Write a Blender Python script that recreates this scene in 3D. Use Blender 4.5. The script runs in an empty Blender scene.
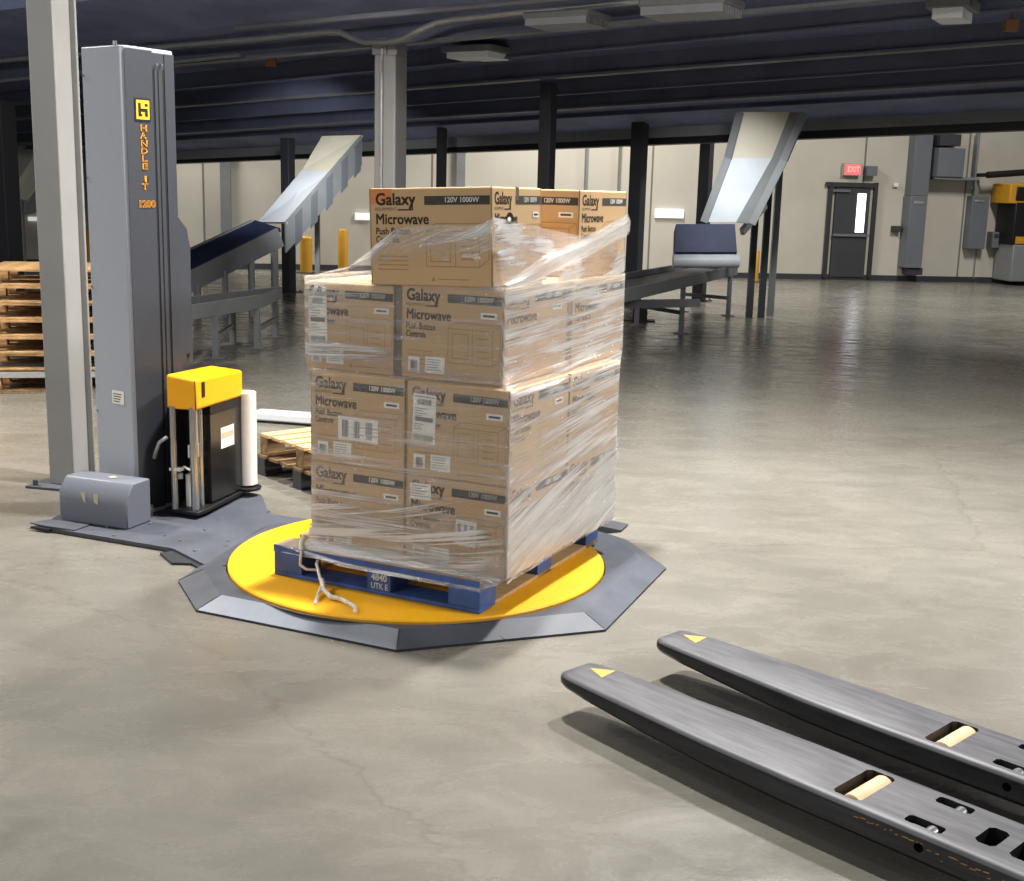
import bpy, bmesh, math, random
from mathutils import Vector, Matrix
random.seed(7)
C = bpy.context.scene.collection
R = math.radians
# ------------------------------------------------------------------ camera model
F_PX, PITCH, ROLL, CAM_H = 1229.445, 0.19998, 0.026, 1.73736
_fw = Vector((0, math.cos(PITCH), -math.sin(PITCH)))
_rt0 = Vector((1, 0, 0)); _up0 = _rt0.cross(_fw)
_rt = _rt0*math.cos(ROLL) + _up0*math.sin(ROLL)
_up = -_rt0*math.sin(ROLL) + _up0*math.cos(ROLL)
EYE = Vector((0, 0, CAM_H))
def ray(u, v): return _fw + _rt*((u-512)/F_PX) + _up*((440.5-v)/F_PX)
def ground(u, v, z=0.0):
    d = ray(u, v); return EYE + d*((z-CAM_H)/d.z)
def on_plane(u, v, p0, n):
    d = ray(u, v); return EYE + d*((Vector(p0)-EYE).dot(n)/d.dot(n))
def at_depth(u, v, y):
    d = ray(u, v); return EYE + d*(y/d.y)
cam = bpy.data.objects.new('camera', bpy.data.cameras.new('camera')); C.objects.link(cam)
m = Matrix((( _rt.x, _up.x, -_fw.x), (_rt.y, _up.y, -_fw.y), (_rt.z, _up.z, -_fw.z))).to_4x4()
m.translation = EYE; cam.matrix_world = m
cam.data.sensor_fit = 'HORIZONTAL'; cam.data.sensor_width = 36; cam.data.lens = 36*F_PX/1024
cam.data.clip_start = .05; cam.data.clip_end = 200
bpy.context.scene.camera = cam

# ------------------------------------------------------------------ materials
def lin(c):
    f = lambda x: x/12.92 if x <= .04045 else ((x+.055)/1.055)**2.4
    return tuple(f(x/255) for x in c) + (1,)
def N(nt, t, **k):
    n = nt.nodes.new(t)
    for a, b in k.items():
        if a in n.inputs.keys(): n.inputs[a].default_value = b
        else: setattr(n, a, b)
    return n
def mat(name, rgb, rough=.5, metal=0, var=.12, scale=8, stretch=(1, 1, 1), bump=0, rgb2=None, spec=.5, detail=5, coord='Object', lo=.35, hi=.68):
    m = bpy.data.materials.new(name); m.use_nodes = True; nt = m.node_tree; b = nt.nodes['Principled BSDF']
    b.inputs['Roughness'].default_value = rough; b.inputs['Metallic'].default_value = metal
    b.inputs['Specular IOR Level'].default_value = spec
    c1 = lin(rgb); c2 = lin(rgb2) if rgb2 else tuple(max(0, x*(1-var)) for x in c1[:3])+(1,)
    tc = N(nt, 'ShaderNodeTexCoord'); mp = N(nt, 'ShaderNodeMapping'); mp.inputs['Scale'].default_value = stretch
    nt.links.new(tc.outputs[coord], mp.inputs[0])
    no = N(nt, 'ShaderNodeTexNoise', Scale=scale, Detail=detail, Roughness=.6); nt.links.new(mp.outputs[0], no.inputs['Vector'])
    cr = N(nt, 'ShaderNodeValToRGB'); cr.color_ramp.elements[0].position = lo; cr.color_ramp.elements[1].position = hi
    cr.color_ramp.elements[0].color = c2; cr.color_ramp.elements[1].color = c1
    nt.links.new(no.outputs[0], cr.inputs[0]); nt.links.new(cr.outputs[0], b.inputs['Base Color'])
    if bump:
        bn = N(nt, 'ShaderNodeBump', Strength=bump, Distance=.01); nt.links.new(no.outputs[0], bn.inputs['Height']); nt.links.new(bn.outputs[0], b.inputs['Normal'])
    return m
def emis(name, rgb, s):
    m = bpy.data.materials.new(name); m.use_nodes = True; nt = m.node_tree; b = nt.nodes['Principled BSDF']
    b.inputs['Base Color'].default_value = lin(rgb); b.inputs['Emission Color'].default_value = lin(rgb); b.inputs['Emission Strength'].default_value = s
    return m

def concrete():
    m = bpy.data.materials.new('polished_concrete'); m.use_nodes = True; nt = m.node_tree; b = nt.nodes['Principled BSDF']; L = nt.links.new
    tc = N(nt, 'ShaderNodeTexCoord')
    big = N(nt, 'ShaderNodeTexNoise', Scale=.55, Detail=6, Roughness=.6); L(tc.outputs['Object'], big.inputs['Vector'])
    mp = N(nt, 'ShaderNodeMapping'); mp.inputs['Scale'].default_value = (1.1, 2.0, 1); mp.inputs['Rotation'].default_value = (0, 0, .5); L(tc.outputs['Object'], mp.inputs[0])
    med = N(nt, 'ShaderNodeTexNoise', Scale=2.2, Detail=8, Roughness=.68, Distortion=.6); L(mp.outputs[0], med.inputs['Vector'])
    fine = N(nt, 'ShaderNodeTexNoise', Scale=60, Detail=4, Roughness=.7); L(tc.outputs['Object'], fine.inputs['Vector'])
    r1 = N(nt, 'ShaderNodeValToRGB'); e = r1.color_ramp.elements
    e[0].position = .3; e[0].color = lin((101, 98, 90)); e[1].position = .68; e[1].color = lin((122, 119, 111))
    L(big.outputs[0], r1.inputs[0])
    r2 = N(nt, 'ShaderNodeValToRGB'); e = r2.color_ramp.elements
    e[0].position = .32; e[0].color = (.90, .90, .895, 1); e[1].position = .66; e[1].color = (1.05, 1.045, 1.04, 1)
    L(med.outputs[0], r2.inputs[0])
    mx = N(nt, 'ShaderNodeMix', data_type='RGBA', blend_type='MULTIPLY'); mx.inputs[0].default_value = 1
    L(r1.outputs[0], mx.inputs[6]); L(r2.outputs[0], mx.inputs[7])
    r3 = N(nt, 'ShaderNodeValToRGB'); e = r3.color_ramp.elements
    e[0].position = .3; e[0].color = (.92, .92, .92, 1); e[1].position = .7; e[1].color = (1.05, 1.05, 1.05, 1); L(fine.outputs[0], r3.inputs[0])
    mx2 = N(nt, 'ShaderNodeMix', data_type='RGBA', blend_type='MULTIPLY'); mx2.inputs[0].default_value = 1
    L(mx.outputs[2], mx2.inputs[6]); L(r3.outputs[0], mx2.inputs[7])
    # hairline cracks
    vo = N(nt, 'ShaderNodeTexVoronoi', Scale=.28, feature='DISTANCE_TO_EDGE')
    ds = N(nt, 'ShaderNodeMix', data_type='RGBA', blend_type='ADD'); ds.inputs[0].default_value = .35
    L(tc.outputs['Object'], ds.inputs[6]); L(med.outputs['Color'], ds.inputs[7]); L(ds.outputs[2], vo.inputs['Vector'])
    r4 = N(nt, 'ShaderNodeValToRGB'); e = r4.color_ramp.elements
    e[0].position = 0; e[0].color = (.84, .83, .80, 1); e[1].position = .0016; e[1].color = (1, 1, 1, 1); L(vo.outputs['Distance'], r4.inputs[0])
    mx3 = N(nt, 'ShaderNodeMix', data_type='RGBA', blend_type='MULTIPLY'); mx3.inputs[0].default_value = 1
    L(mx2.outputs[2], mx3.inputs[6]); L(r4.outputs[0], mx3.inputs[7]); L(mx3.outputs[2], b.inputs['Base Color'])
    rr = N(nt, 'ShaderNodeMapRange'); rr.inputs['From Min'].default_value = .3; rr.inputs['From Max'].default_value = .7
    rr.inputs['To Min'].default_value = .16; rr.inputs['To Max'].default_value = .36; L(med.outputs[0], rr.inputs[0]); L(rr.outputs[0], b.inputs['Roughness'])
    bn = N(nt, 'ShaderNodeBump', Strength=.06, Distance=.01); L(fine.outputs[0], bn.inputs['Height']); L(bn.outputs[0], b.inputs['Normal'])
    b.inputs['Specular IOR Level'].default_value = .5
    return m
M = {}
M['floor'] = concrete()
M['wall'] = mat('painted_wall', (196, 190, 176), .8, scale=.8, var=.10, bump=.02)
M['wallpanel'] = mat('wall_seam', (120, 116, 108), .8)
M['dark'] = mat('dark_deck', (140, 150, 188), .75, scale=1.2, var=.35)
M['beamdark'] = mat('beam_dark', (96, 102, 124), .6, scale=1.5, var=.3)
M['flange'] = mat('beam_flange', (110, 112, 118), .45, scale=2, var=.25)
M['beamgrey'] = mat('beam_grey', (150, 150, 148), .6, scale=1.5, var=.2)
M['colgrey'] = mat('column_grey', (150, 149, 146), .5, scale=2.5, var=.12)
M['coldark'] = mat('column_dark', (52, 53, 58), .6, scale=2, var=.2)
M['conduit'] = mat('galvanised_conduit', (180, 180, 178), .35, metal=.6, var=.15, scale=20)
M['bluegrey'] = mat('bluegrey_powder_coat', (166, 172, 182), .42, scale=90, var=.07, bump=.03)
M['bluegrey3'] = mat('cover_grey', (104, 109, 120), .5, scale=60, var=.08, bump=.03)
M['bluegrey2'] = mat('bluegrey_dark', (56, 60, 68), .45, scale=40, var=.1)  # darker grey than the mast body, for rail face and side cover
M['slot'] = mat('black_slot', (12, 12, 14), .5)
M['plate'] = mat('grey_steel_plate', (80, 84, 93), .55, metal=.05, spec=.35, var=.38, scale=4, bump=.03, detail=9)
M['rampsheen'] = mat('bright_sheen_plate', (140, 146, 156), .34, metal=.2, var=.2, scale=6, detail=8)  # lighter ramp steel, a reflection put into the colour
M['plateedge'] = mat('plate_edge_dark', (40, 42, 47), .5)
M['yellow'] = mat('yellow_paint', (255, 186, 14), .5, scale=5, var=.09, detail=8)
M['yellowcap'] = mat('yellow_cap', (255, 180, 8), .38, scale=6, var=.03)
M['orangedirt'] = mat('yellow_scuffed', (222, 160, 40), .55, scale=20)
M['black'] = mat('black_panel', (30, 31, 33), .22, scale=3, var=.3)
M['alu'] = mat('aluminium_roller', (190, 192, 192), .25, metal=.9, var=.15, scale=6, stretch=(20, 20, 1))
M['filmwhite'] = mat('rolled_film_white', (226, 225, 218), .3, scale=6, var=.06, stretch=(1, 1, 6))
M['card'] = mat('cardboard', (196, 163, 119), .75, scale=2.2, var=.10, stretch=(1, 1, 3), bump=.03, detail=8)
M['ink'] = mat('brown_black_ink', (66, 52, 38), .8, scale=30)
M['inkline'] = mat('brown_line_ink', (158, 126, 86), .8, scale=30)
M['barink'] = mat('dark_bar_ink', (62, 58, 54), .8, scale=20)
M['orange'] = mat('orange_print', (214, 132, 76), .75, scale=20)
M['tape'] = mat('grey_tape', (110, 102, 92), .4, scale=12, var=.2)
M['paper'] = mat('label_paper', (232, 230, 222), .6, scale=20, var=.04)
M['bar'] = mat('label_ink', (60, 60, 64), .7)
M['woodtop'] = mat('pale_pallet_wood', (206, 172, 122), .75, scale=4, var=.3, stretch=(1, 6, 6), bump=.06, detail=8)
M['woodstack'] = mat('pallet_wood', (190, 152, 104), .75, scale=4, rgb2=(120, 90, 56), stretch=(2, 2, 12), bump=.08, detail=8)
M['woodbrown'] = mat('weathered_wood', (140, 112, 76), .8, scale=4, rgb2=(84, 64, 42), stretch=(1, 6, 6), bump=.06, detail=8)
M['blue'] = mat('blue_pallet_paint', (62, 100, 172), .6, scale=7, rgb2=(46, 72, 122), bump=.06, detail=10)
M['whiteprint'] = mat('white_stencil', (205, 212, 222), .7, scale=60, var=.3)
M['fork'] = mat('scuffed_dark_steel', (88, 88, 92), .5, metal=.1, rgb2=(60, 60, 64), scale=5, stretch=(1, 9, 9), bump=.04, detail=10)
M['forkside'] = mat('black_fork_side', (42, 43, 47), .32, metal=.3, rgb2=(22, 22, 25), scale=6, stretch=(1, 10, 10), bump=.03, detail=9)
M['tan'] = mat('tan_polyurethane', (232, 192, 150), .45, scale=14, var=.14)
M['decal'] = mat('orange_decal', (222, 150, 62), .5, scale=40)
M['steel'] = mat('bright_steel', (190, 190, 188), .28, metal=.85, var=.2, scale=14)
M['navy'] = mat('navy_belt', (40, 48, 78), .55, scale=3, var=.3)
M['belt'] = mat('black_belt', (44, 46, 50), .5, scale=3, var=.2)
M['chute'] = mat('galvanised_sheet', (206, 210, 214), .42, metal=0, var=.12, scale=2)
M['chutebeige'] = mat('beige_sheet', (206, 198, 178), .5, var=.1, scale=2)
M['frame'] = mat('grey_frame', (128, 130, 130), .5, scale=4, var=.12)
M['guard'] = mat('yellow_guard', (206, 150, 30), .55, scale=4, var=.15)
M['door'] = mat('dark_door', (58, 60, 62), .5, scale=2, var=.15)
M['doorframe'] = mat('dark_door_frame', (46, 47, 48), .5)
M['lite'] = emis('lit_door_glass', (235, 238, 245), 3.2)
M['sign'] = emis('exit_red', (255, 80, 80), 1.6)
M['signbox'] = mat('sign_housing', (170, 160, 150), .6)
M['litpanel'] = emis('lit_white_panel', (240, 240, 240), .55)
M['fixture'] = emis('dim_diffuser', (190, 190, 186), .10); M['louvre'] = mat('louvre_slats', (150, 152, 156), .6)
M['fixbody'] = mat('fixture_body', (120, 120, 120), .5)
M['elec'] = mat('electrical_grey', (104, 108, 114), .5, scale=3, var=.1)
M['junction'] = mat('rust_box', (150, 104, 60), .6)
M['logoY'] = mat('logo_yellow', (250, 186, 30), .5, scale=30, var=.02)
M['logoO'] = mat('logo_orange', (224, 150, 30), .5, scale=30, var=.02)
M['rust'] = mat('worn_primer', (176, 130, 66), .6, scale=30, var=.3)
M['tapebeige'] = mat('beige_tape', (206, 190, 160), .6, scale=20)

def film_mat(name, base, streaks, freq_u, freq_v, white=.55, bump=.8, rough=.16, lo=.23, hi=.38):
    """clear stretch film: transparent with wrinkled, milky pulled strands and a glossy skin; uv.x runs along the pull"""
    m = bpy.data.materials.new(name); m.use_nodes = True; nt = m.node_tree; L = nt.links.new
    for n in list(nt.nodes): nt.nodes.remove(n)
    out = N(nt, 'ShaderNodeOutputMaterial'); uv = N(nt, 'ShaderNodeUVMap'); uv.uv_map = 'pull'
    mp = N(nt, 'ShaderNodeMapping'); mp.inputs['Scale'].default_value = (freq_u, freq_v, 1); L(uv.outputs[0], mp.inputs[0])
    no = N(nt, 'ShaderNodeTexNoise', Scale=1, Detail=7, Roughness=.72, Distortion=.25); L(mp.outputs[0], no.inputs['Vector'])
    mp2 = N(nt, 'ShaderNodeMapping'); mp2.inputs['Scale'].default_value = (freq_u*1.1, freq_v*.16, 1); L(uv.outputs[0], mp2.inputs[0])
    n2 = N(nt, 'ShaderNodeTexNoise', Scale=1, Detail=3, Roughness=.5); L(mp2.outputs[0], n2.inputs['Vector'])
    at = N(nt, 'ShaderNodeAttribute'); at.attribute_name = 'dens'
    mul = N(nt, 'ShaderNodeMath', operation='MULTIPLY'); L(no.outputs[0], mul.inputs[0]); L(n2.outputs[0], mul.inputs[1])
    mr = N(nt, 'ShaderNodeMapRange'); mr.inputs['From Min'].default_value = lo; mr.inputs['From Max'].default_value = hi
    mr.inputs['To Min'].default_value = base; mr.inputs['To Max'].default_value = base+streaks; L(mul.outputs[0], mr.inputs[0])
    op = N(nt, 'ShaderNodeMath', operation='MULTIPLY'); op.use_clamp = True; L(mr.outputs[0], op.inputs[0]); L(at.outputs['Fac'], op.inputs[1])
    bn = N(nt, 'ShaderNodeBump', Strength=bump, Distance=.012); L(no.outputs[0], bn.inputs['Height'])
    tr = N(nt, 'ShaderNodeBsdfTransparent', Color=(.97, .97, .97, 1))
    gl = N(nt, 'ShaderNodeBsdfGlossy', Color=(1, 1, 1, 1), Roughness=rough); L(bn.outputs[0], gl.inputs['Normal'])
    df = N(nt, 'ShaderNodeBsdfDiffuse', Color=(.86, .86, .85, 1)); L(bn.outputs[0], df.inputs['Normal'])
    tl = N(nt, 'ShaderNodeBsdfTranslucent', Color=(.86, .86, .85, 1))
    dm = N(nt, 'ShaderNodeMixShader'); dm.inputs[0].default_value = .4; L(df.outputs[0], dm.inputs[1]); L(tl.outputs[0], dm.inputs[2])
    gm = N(nt, 'ShaderNodeMixShader'); gm.inputs[0].default_value = white; L(gl.outputs[0], gm.inputs[1]); L(dm.outputs[0], gm.inputs[2])
    mx = N(nt, 'ShaderNodeMixShader'); L(op.outputs[0], mx.inputs[0]); L(tr.outputs[0], mx.inputs[1]); L(gm.outputs[0], mx.inputs[2])
    L(mx.outputs[0], out.inputs[0])
    return m
M['film'] = film_mat('stretch_film', .19, .62, 1.4, 120, white=.62)
M['filmtent'] = film_mat('stretch_film_pulled', .22, .95, 2.2, 34, white=.5, rough=.2)
M['filmglare'] = film_mat('stretch_film_glare', -.12, 1.5, 1.0, 60, white=.72, rough=.2, bump=.8, lo=.245, hi=.30)  # film whitened in streaks, glints painted as colour
M['filmband'] = film_mat('stretch_film_bunched', .5, .5, 2.5, 9, white=.6)

# ------------------------------------------------------------------ mesh helpers
class MB:
    def __init__(s): s.v = []; s.f = []; s.m = []
    def add(s, vs, fs, mi=0):
        o = len(s.v); s.v += [Vector(p) for p in vs]; s.f += [[i+o for i in f] for f in fs]; s.m += [mi]*len(fs); return s
    def box(s, lo, hi, mi=0, X=None):
        x0, y0, z0 = lo; x1, y1, z1 = hi
        vs = [Vector(p) for p in ((x0,y0,z0),(x1,y0,z0),(x1,y1,z0),(x0,y1,z0),(x0,y0,z1),(x1,y0,z1),(x1,y1,z1),(x0,y1,z1))]
        if X is not None: vs = [X @ p for p in vs]
        return s.add(vs, [(0,3,2,1),(4,5,6,7),(0,1,5,4),(1,2,6,5),(2,3,7,6),(3,0,4,7)], mi)
    def prism(s, poly, z0, z1, mi=0, X=None, z1s=None):
        n = len(poly)
        b = [Vector((p[0], p[1], z0)) for p in poly]; t = [Vector((p[0], p[1], z1s[i] if z1s else z1)) for i, p in enumerate(poly)]
        vs = b+t
        if X is not None: vs = [X @ p for p in vs]
        a = sum(poly[i][0]*poly[(i+1)%n][1]-poly[(i+1)%n][0]*poly[i][1] for i in range(n))
        fs = [list(range(n))[::-1], list(range(n, 2*n))]+[(i, (i+1)%n, n+(i+1)%n, n+i) for i in range(n)]
        if a < 0: fs = [list(f)[::-1] for f in fs]
        return s.add(vs, fs, mi)
    def bar(s, p, q, w, h, mi=0, up=(0, 0, 1)):
        p, q = Vector(p), Vector(q); d = (q-p).normalized(); x = d.cross(Vector(up)).normalized(); z = x.cross(d)
        vs = [c+x*(w/2*i)+z*(h/2*j) for c in (p, q) for i, j in ((-1,-1),(1,-1),(1,1),(-1,1))]
        return s.add(vs, [(0,1,2,3),(7,6,5,4),(0,4,5,1),(1,5,6,2),(2,6,7,3),(3,7,4,0)], mi)
    def tube(s, pts, r, n=10, mi=0, cap=True):
        pts = [Vector(p) for p in pts]; rings = []
        for i, p in enumerate(pts):
            d = ((pts[min(i+1, len(pts)-1)]-pts[max(i-1, 0)])).normalized()
            a = Vector((0, 0, 1)) if abs(d.z) < .9 else Vector((1, 0, 0))
            x = d.cross(a).normalized(); y = d.cross(x)
            rr = r[i] if isinstance(r, (list, tuple)) else r
            rings.append([p+x*(rr*math.cos(t))+y*(rr*math.sin(t)) for t in [2*math.pi*k/n for k in range(n)]])
        vs = [p for g in rings for p in g]; fs = []
        for i in range(len(pts)-1):
            for k in range(n): fs.append((i*n+k, i*n+(k+1)%n, (i+1)*n+(k+1)%n, (i+1)*n+k))
        if cap: fs += [list(range(n)), [(len(pts)-1)*n+k for k in range(n)][::-1]]
        return s.add(vs, fs, mi)
    def quad(s, a, b, c, d, mi=0): return s.add([a, b, c, d], [(0, 1, 2, 3)], mi)
    def slab(s, quad, t, n, mi=0):
        q = [Vector(p) for p in quad]; n = Vector(n).normalized()*t; k = len(q)
        return s.add(q+[p-n for p in q], [list(range(k)), [k+i for i in range(k)][::-1]]+[(i, k+i, k+(i+1)%k, (i+1)%k) for i in range(k)], mi)
    def mesh(s, name, mats, X=None):
        me = bpy.data.meshes.new(name); vs = [X @ v for v in s.v] if X is not None else s.v
        me.from_pydata([tuple(v) for v in vs], [], s.f)
        for mm in mats: me.materials.append(mm)
        me.polygons.foreach_set('material_index', s.m); me.update()
        bm = bmesh.new(); bm.from_mesh(me); bmesh.ops.recalc_face_normals(bm, faces=bm.faces); bm.to_mesh(me); bm.free()
        return me
def setp(o, label=None, cat=None, group=None, kind=None):
    if label: o['label'] = label
    if cat: o['category'] = cat
    if group: o['group'] = group
    if kind: o['kind'] = kind
    return o
WORLD = {}
def world_loc(o):
    return WORLD.get(o.name, Matrix.Identity(4))
def empty(name, loc, rz=0):
    o = bpy.data.objects.new(name, None); C.objects.link(o); o.location = loc; o.rotation_euler = (0, 0, rz); o.empty_display_size = .1
    WORLD[o.name] = Matrix.Translation(Vector(loc)) @ Matrix.Rotation(rz, 4, 'Z'); return o
def obj(name, mb, mats, parent=None, bevel=0, smooth=False, seg=2, local=False, origin=None):
    """link mb as one mesh; coordinates are world unless local"""
    if not isinstance(mats, (list, tuple)): mats = [mats]
    X = Matrix.Identity(4); W = Matrix.Identity(4)
    if parent is not None and not local: X = world_loc(parent).inverted()
    o = None
    if parent is None and origin is not None: X = Matrix.Translation(-Vector(origin))
    me = mb if isinstance(mb, bpy.types.Mesh) else mb.mesh(name, mats, X)
    o = bpy.data.objects.new(name, me); C.objects.link(o)
    if parent is not None: o.parent = parent; WORLD[o.name] = world_loc(parent)
    elif origin is not None: o.location = origin; WORLD[o.name] = Matrix.Translation(Vector(origin))
    if smooth:
        me.polygons.foreach_set('use_smooth', [True]*len(me.polygons))
        try: me.set_sharp_from_angle(angle=R(40))
        except Exception: pass
    if bevel:
        b = o.modifiers.new('bevel', 'BEVEL'); b.width = bevel; b.segments = seg; b.limit_method = 'ANGLE'; b.angle_limit = R(40)
        me.polygons.foreach_set('use_smooth', [True]*len(me.polygons))
        try: me.set_sharp_from_angle(angle=R(40))
        except Exception: pass
    return o
def struct(name, mb, mats, parent=None, **k):
    o = obj(name, mb, mats, parent, **k)
    if parent is None: o['kind'] = 'structure'
    return o
_tc = {}
def text_geo(s, size, bold=.0, align='LEFT'):
    k = (s, size, bold, align)
    if k in _tc: return _tc[k]
    cu = bpy.data.curves.new('lettering', 'FONT'); cu.body = s; cu.size = size; cu.offset = bold; cu.align_x = align; cu.resolution_u = 3
    o = bpy.data.objects.new('lettering', cu); C.objects.link(o); bpy.context.view_layer.update()
    me = o.to_mesh(); r = ([v.co.copy() for v in me.vertices], [list(p.vertices) for p in me.polygons])
    o.to_mesh_clear(); bpy.data.objects.remove(o); bpy.data.curves.remove(cu); _tc[k] = r; return r
def put_text(mb, s, size, X, mi, bold=.0, width=None, align='LEFT', heavy=0):
    """lettering laid in the XY plane of the matrix X; width squeezes it to that length"""
    vs, fs = text_geo(s, size, bold, align)
    sx = 1
    if width:
        w = max(v.x for v in vs)-min(v.x for v in vs); sx = width/w
    mb.add([X @ Vector((v.x*sx, v.y, 0)) for v in vs], fs, mi)
    if heavy:
        for dx, dy in ((heavy, 0), (0, heavy), (heavy, heavy)): mb.add([X @ Vector((v.x*sx+dx, v.y+dy, .00012)) for v in vs], fs, mi)
def face_X(origin, xdir, zdir=(0, 0, 1)):
    """matrix whose X runs along xdir, Y along zdir, at origin"""
    x = Vector(xdir).normalized(); y = Vector(zdir).normalized(); z = x.cross(y)
    return Matrix(((x.x, y.x, z.x, origin[0]), (x.y, y.y, z.y, origin[1]), (x.z, y.z, z.z, origin[2]), (0, 0, 0, 1)))
def rect(mb, X, x0, y0, x1, y1, mi, z=0): mb.add([X @ Vector(p) for p in ((x0,y0,z),(x1,y0,z),(x1,y1,z),(x0,y1,z))], [(0,1,2,3)], mi)
def line2(mb, X, p, q, w, mi):
    p = Vector((p[0], p[1], 0)); q = Vector((q[0], q[1], 0)); d = (q-p).normalized(); n = Vector((-d.y, d.x, 0))*w/2
    mb.add([X @ v for v in (p-n, q-n, q+n, p+n)], [(0,1,2,3)], mi)

# ================================================================== SETTING
mb = MB(); mb.box((-26, -5, -.2), (30, 40, 0)); struct('floor', mb, M['floor'])
WA, WB = Vector((-4.552, 26.04, 0)), Vector((11.107, 27.867, 0)); wd = (WB-WA).normalized(); wn = Vector((wd.y, -wd.x, 0))   # wn faces the camera
mb = MB(); a, b = WA-wd*16, WB+wd*14
mb.slab([a, b, b+Vector((0,0,7)), a+Vector((0,0,7))], .25, wn, 0)
for k in range(-5, 11):
    p = WA+wd*(k*2.35+.4)+wn*.003
    mb.slab([p-wd*.02, p+wd*.02, p+wd*.02+Vector((0,0,7)), p-wd*.02+Vector((0,0,7))], .003, wn, 1)
struct('wall_back', mb, [M['wall'], M['wallpanel']])
mb = MB(); p0 = WA-wd*16+wn*.02; p1 = WB+wd*14+wn*.02
mb.slab([p0, p1, p1+Vector((0,0,.12)), p0+Vector((0,0,.12))], .018, wn); struct('baseboard_back', mb, M['coldark'])
def wall_pt(u, v, off=0.0): return on_plane(u, v, WA+wn*off, wn)
def wall_rect(mb, u0, v0, u1, v1, off, t, mi=0):
    """box on the wall spanning image corners (horizontal/vertical edges in the place)"""
    a = wall_pt(u0, v1, off); c = wall_pt(u1, v0, off); w = (c-a).dot(wd); zt = wall_pt((u0+u1)/2, v0, off).z; zb = wall_pt((u0+u1)/2, v1, off).z
    q = [Vector((a.x, a.y, zb)), Vector((a.x, a.y, zb))+wd*w, Vector((a.x, a.y, zt))+wd*w, Vector((a.x, a.y, zt))]
    mb.slab(q, t, wn, mi); return q

# ---- mezzanine deck and its beams
MY = R(30); md = Vector((math.cos(MY), -math.sin(MY), 0)); mn = Vector((math.sin(MY), math.cos(MY), 0))
def mez(u, v, D): return on_plane(u, v, Vector((-.2, D, 0)), mn)
def mline(D, x0, y0, x1, y1):
    f = lambda x: mez(x, y0+(y1-y0)*(x-x0)/(x1-x0), D)
    return f(-90), f(1110)
BE = mline(13, 240, 60, 780, 11); BC = mline(16, 240, 102.5, 1024, 43); BB = mline(18.5, 240, 130, 1024, 81)
FT = mline(21, 207, 144.5, 1024, 101.5); FB = mline(21, 174, 160, 1024, 121); FL = mline(21, 174, 163.5, 1024, 130)
TOP = mline(11, 240, 4, 653, -36)
upv = Vector((0, 0, .34))
def strip(name, A, B, mm, t=.12):
    mb = MB(); mb.slab([A[0], A[1], B[1], B[0]], -t, Vector((0, 0, -1)) if True else None); return struct(name, mb, mm)
ups = lambda L, h: (L[0]+Vector((0,0,h)), L[1]+Vector((0,0,h)))
strip('ceiling', ups(BE, .34), ups(BC, .34), M['dark']); strip('ceiling', ups(BC, .34), ups(BB, .34), M['dark'])
strip('ceiling', ups(BB, .34), ups(FT, .02), M['dark']); strip('ceiling', ups(TOP, .30), ups(BE, .34), M['dark'])
def ibeam(name, L, h, w, web, fl, t=.03):
    mb = MB(); z = Vector((0, 0, 1))
    mb.bar(L[0]+z*h/2, L[1]+z*h/2, .02, h, 0); mb.bar(L[0]+z*t/2, L[1]+z*t/2, w, t, 1); mb.bar(L[0]+z*(h-t/2), L[1]+z*(h-t/2), w, t, 0)
    return struct(name, mb, [web, fl])
ibeam('ceiling_beam', BE, .34, .16, M['beamdark'], M['flange']); ibeam('ceiling_beam', BC, .34, .16, M['beamdark'], M['flange'])  # bottom flanges in lighter grey, a thin highlight painted in
ibeam('ceiling_beam', BB, .34, .14, M['beamdark'], M['flange'])
for D, ln in ((14.4, (240, 84, 1024, 10)), (17.3, (240, 117.5, 1024, 63)), (19.8, (240, 137, 1024, 92))):
    L = mline(D, *ln); ibeam('ceiling_beam', L, .2, .08, M['beamdark'], M['beamdark'], .02)
mb = MB(); mb.slab([FB[0], FB[1], FT[1], FT[0]], .12, -mn, 0); mb.slab([FL[0], FL[1], FB[1], FB[0]], .3, -mn, 1)
struct('ceiling_beam', mb, [M['beamgrey'], M['slot']])
# cross joists under the deck
mb = MB()
for k in range(12):
    f = (k+.5)/12
    P = [a.lerp(b, f) for a, b in (ups(BE, .30), ups(BC, .30), ups(BB, .30), ups(FT, 0))]
    for i in range(3): mb.bar(P[i], P[i+1], .05, .10)
struct('ceiling_joists', mb, M['beamdark'])
# conduit run under the front bay (bends round the column head)
cp = [mez(u, v, 12.6) for u, v in ((-40, 64), (160, 47), (240, 40.5), (325, 32), (341, 32.5), (352, 38), (364, 42), (385, 42), (402, 39), (420, 30), (437, 22.5), (455, 19.5), (520, 12.5), (653, 0), (720, -7))]
mb = MB(); mb.tube(cp, .033, 10)
o = obj('conduit', mb, M['conduit'], smooth=True); setp(o, 'pale galvanised conduit bending around the head of the grey column behind the load', 'conduit')
mb = MB(); mb.tube([mez(u, v, 12.8) for u, v in ((-40, 86), (30, 78), (100, 70), (240, 55))], .02, 8)
o = obj('pipe', mb, M['conduit'], smooth=True); setp(o, 'thin pipe under the dark ceiling, running behind the front column at upper left', 'pipe')
mb = MB(); mb.tube([mez(u, v, 14.9) for u, v in ((140, 24), (240, 14.5), (400, 0), (520, -11))], .02, 8)
mb.tube([mez(u, v, 11.6) for u, v in ((235, 28), (330, 19.5), (520, 2), (600, -5))], .03, 8)
o = obj('pipe', mb, M['flange'], smooth=True); setp(o, 'twin grey pipes along the top edge of the picture above the conduit', 'pipe')

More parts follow.
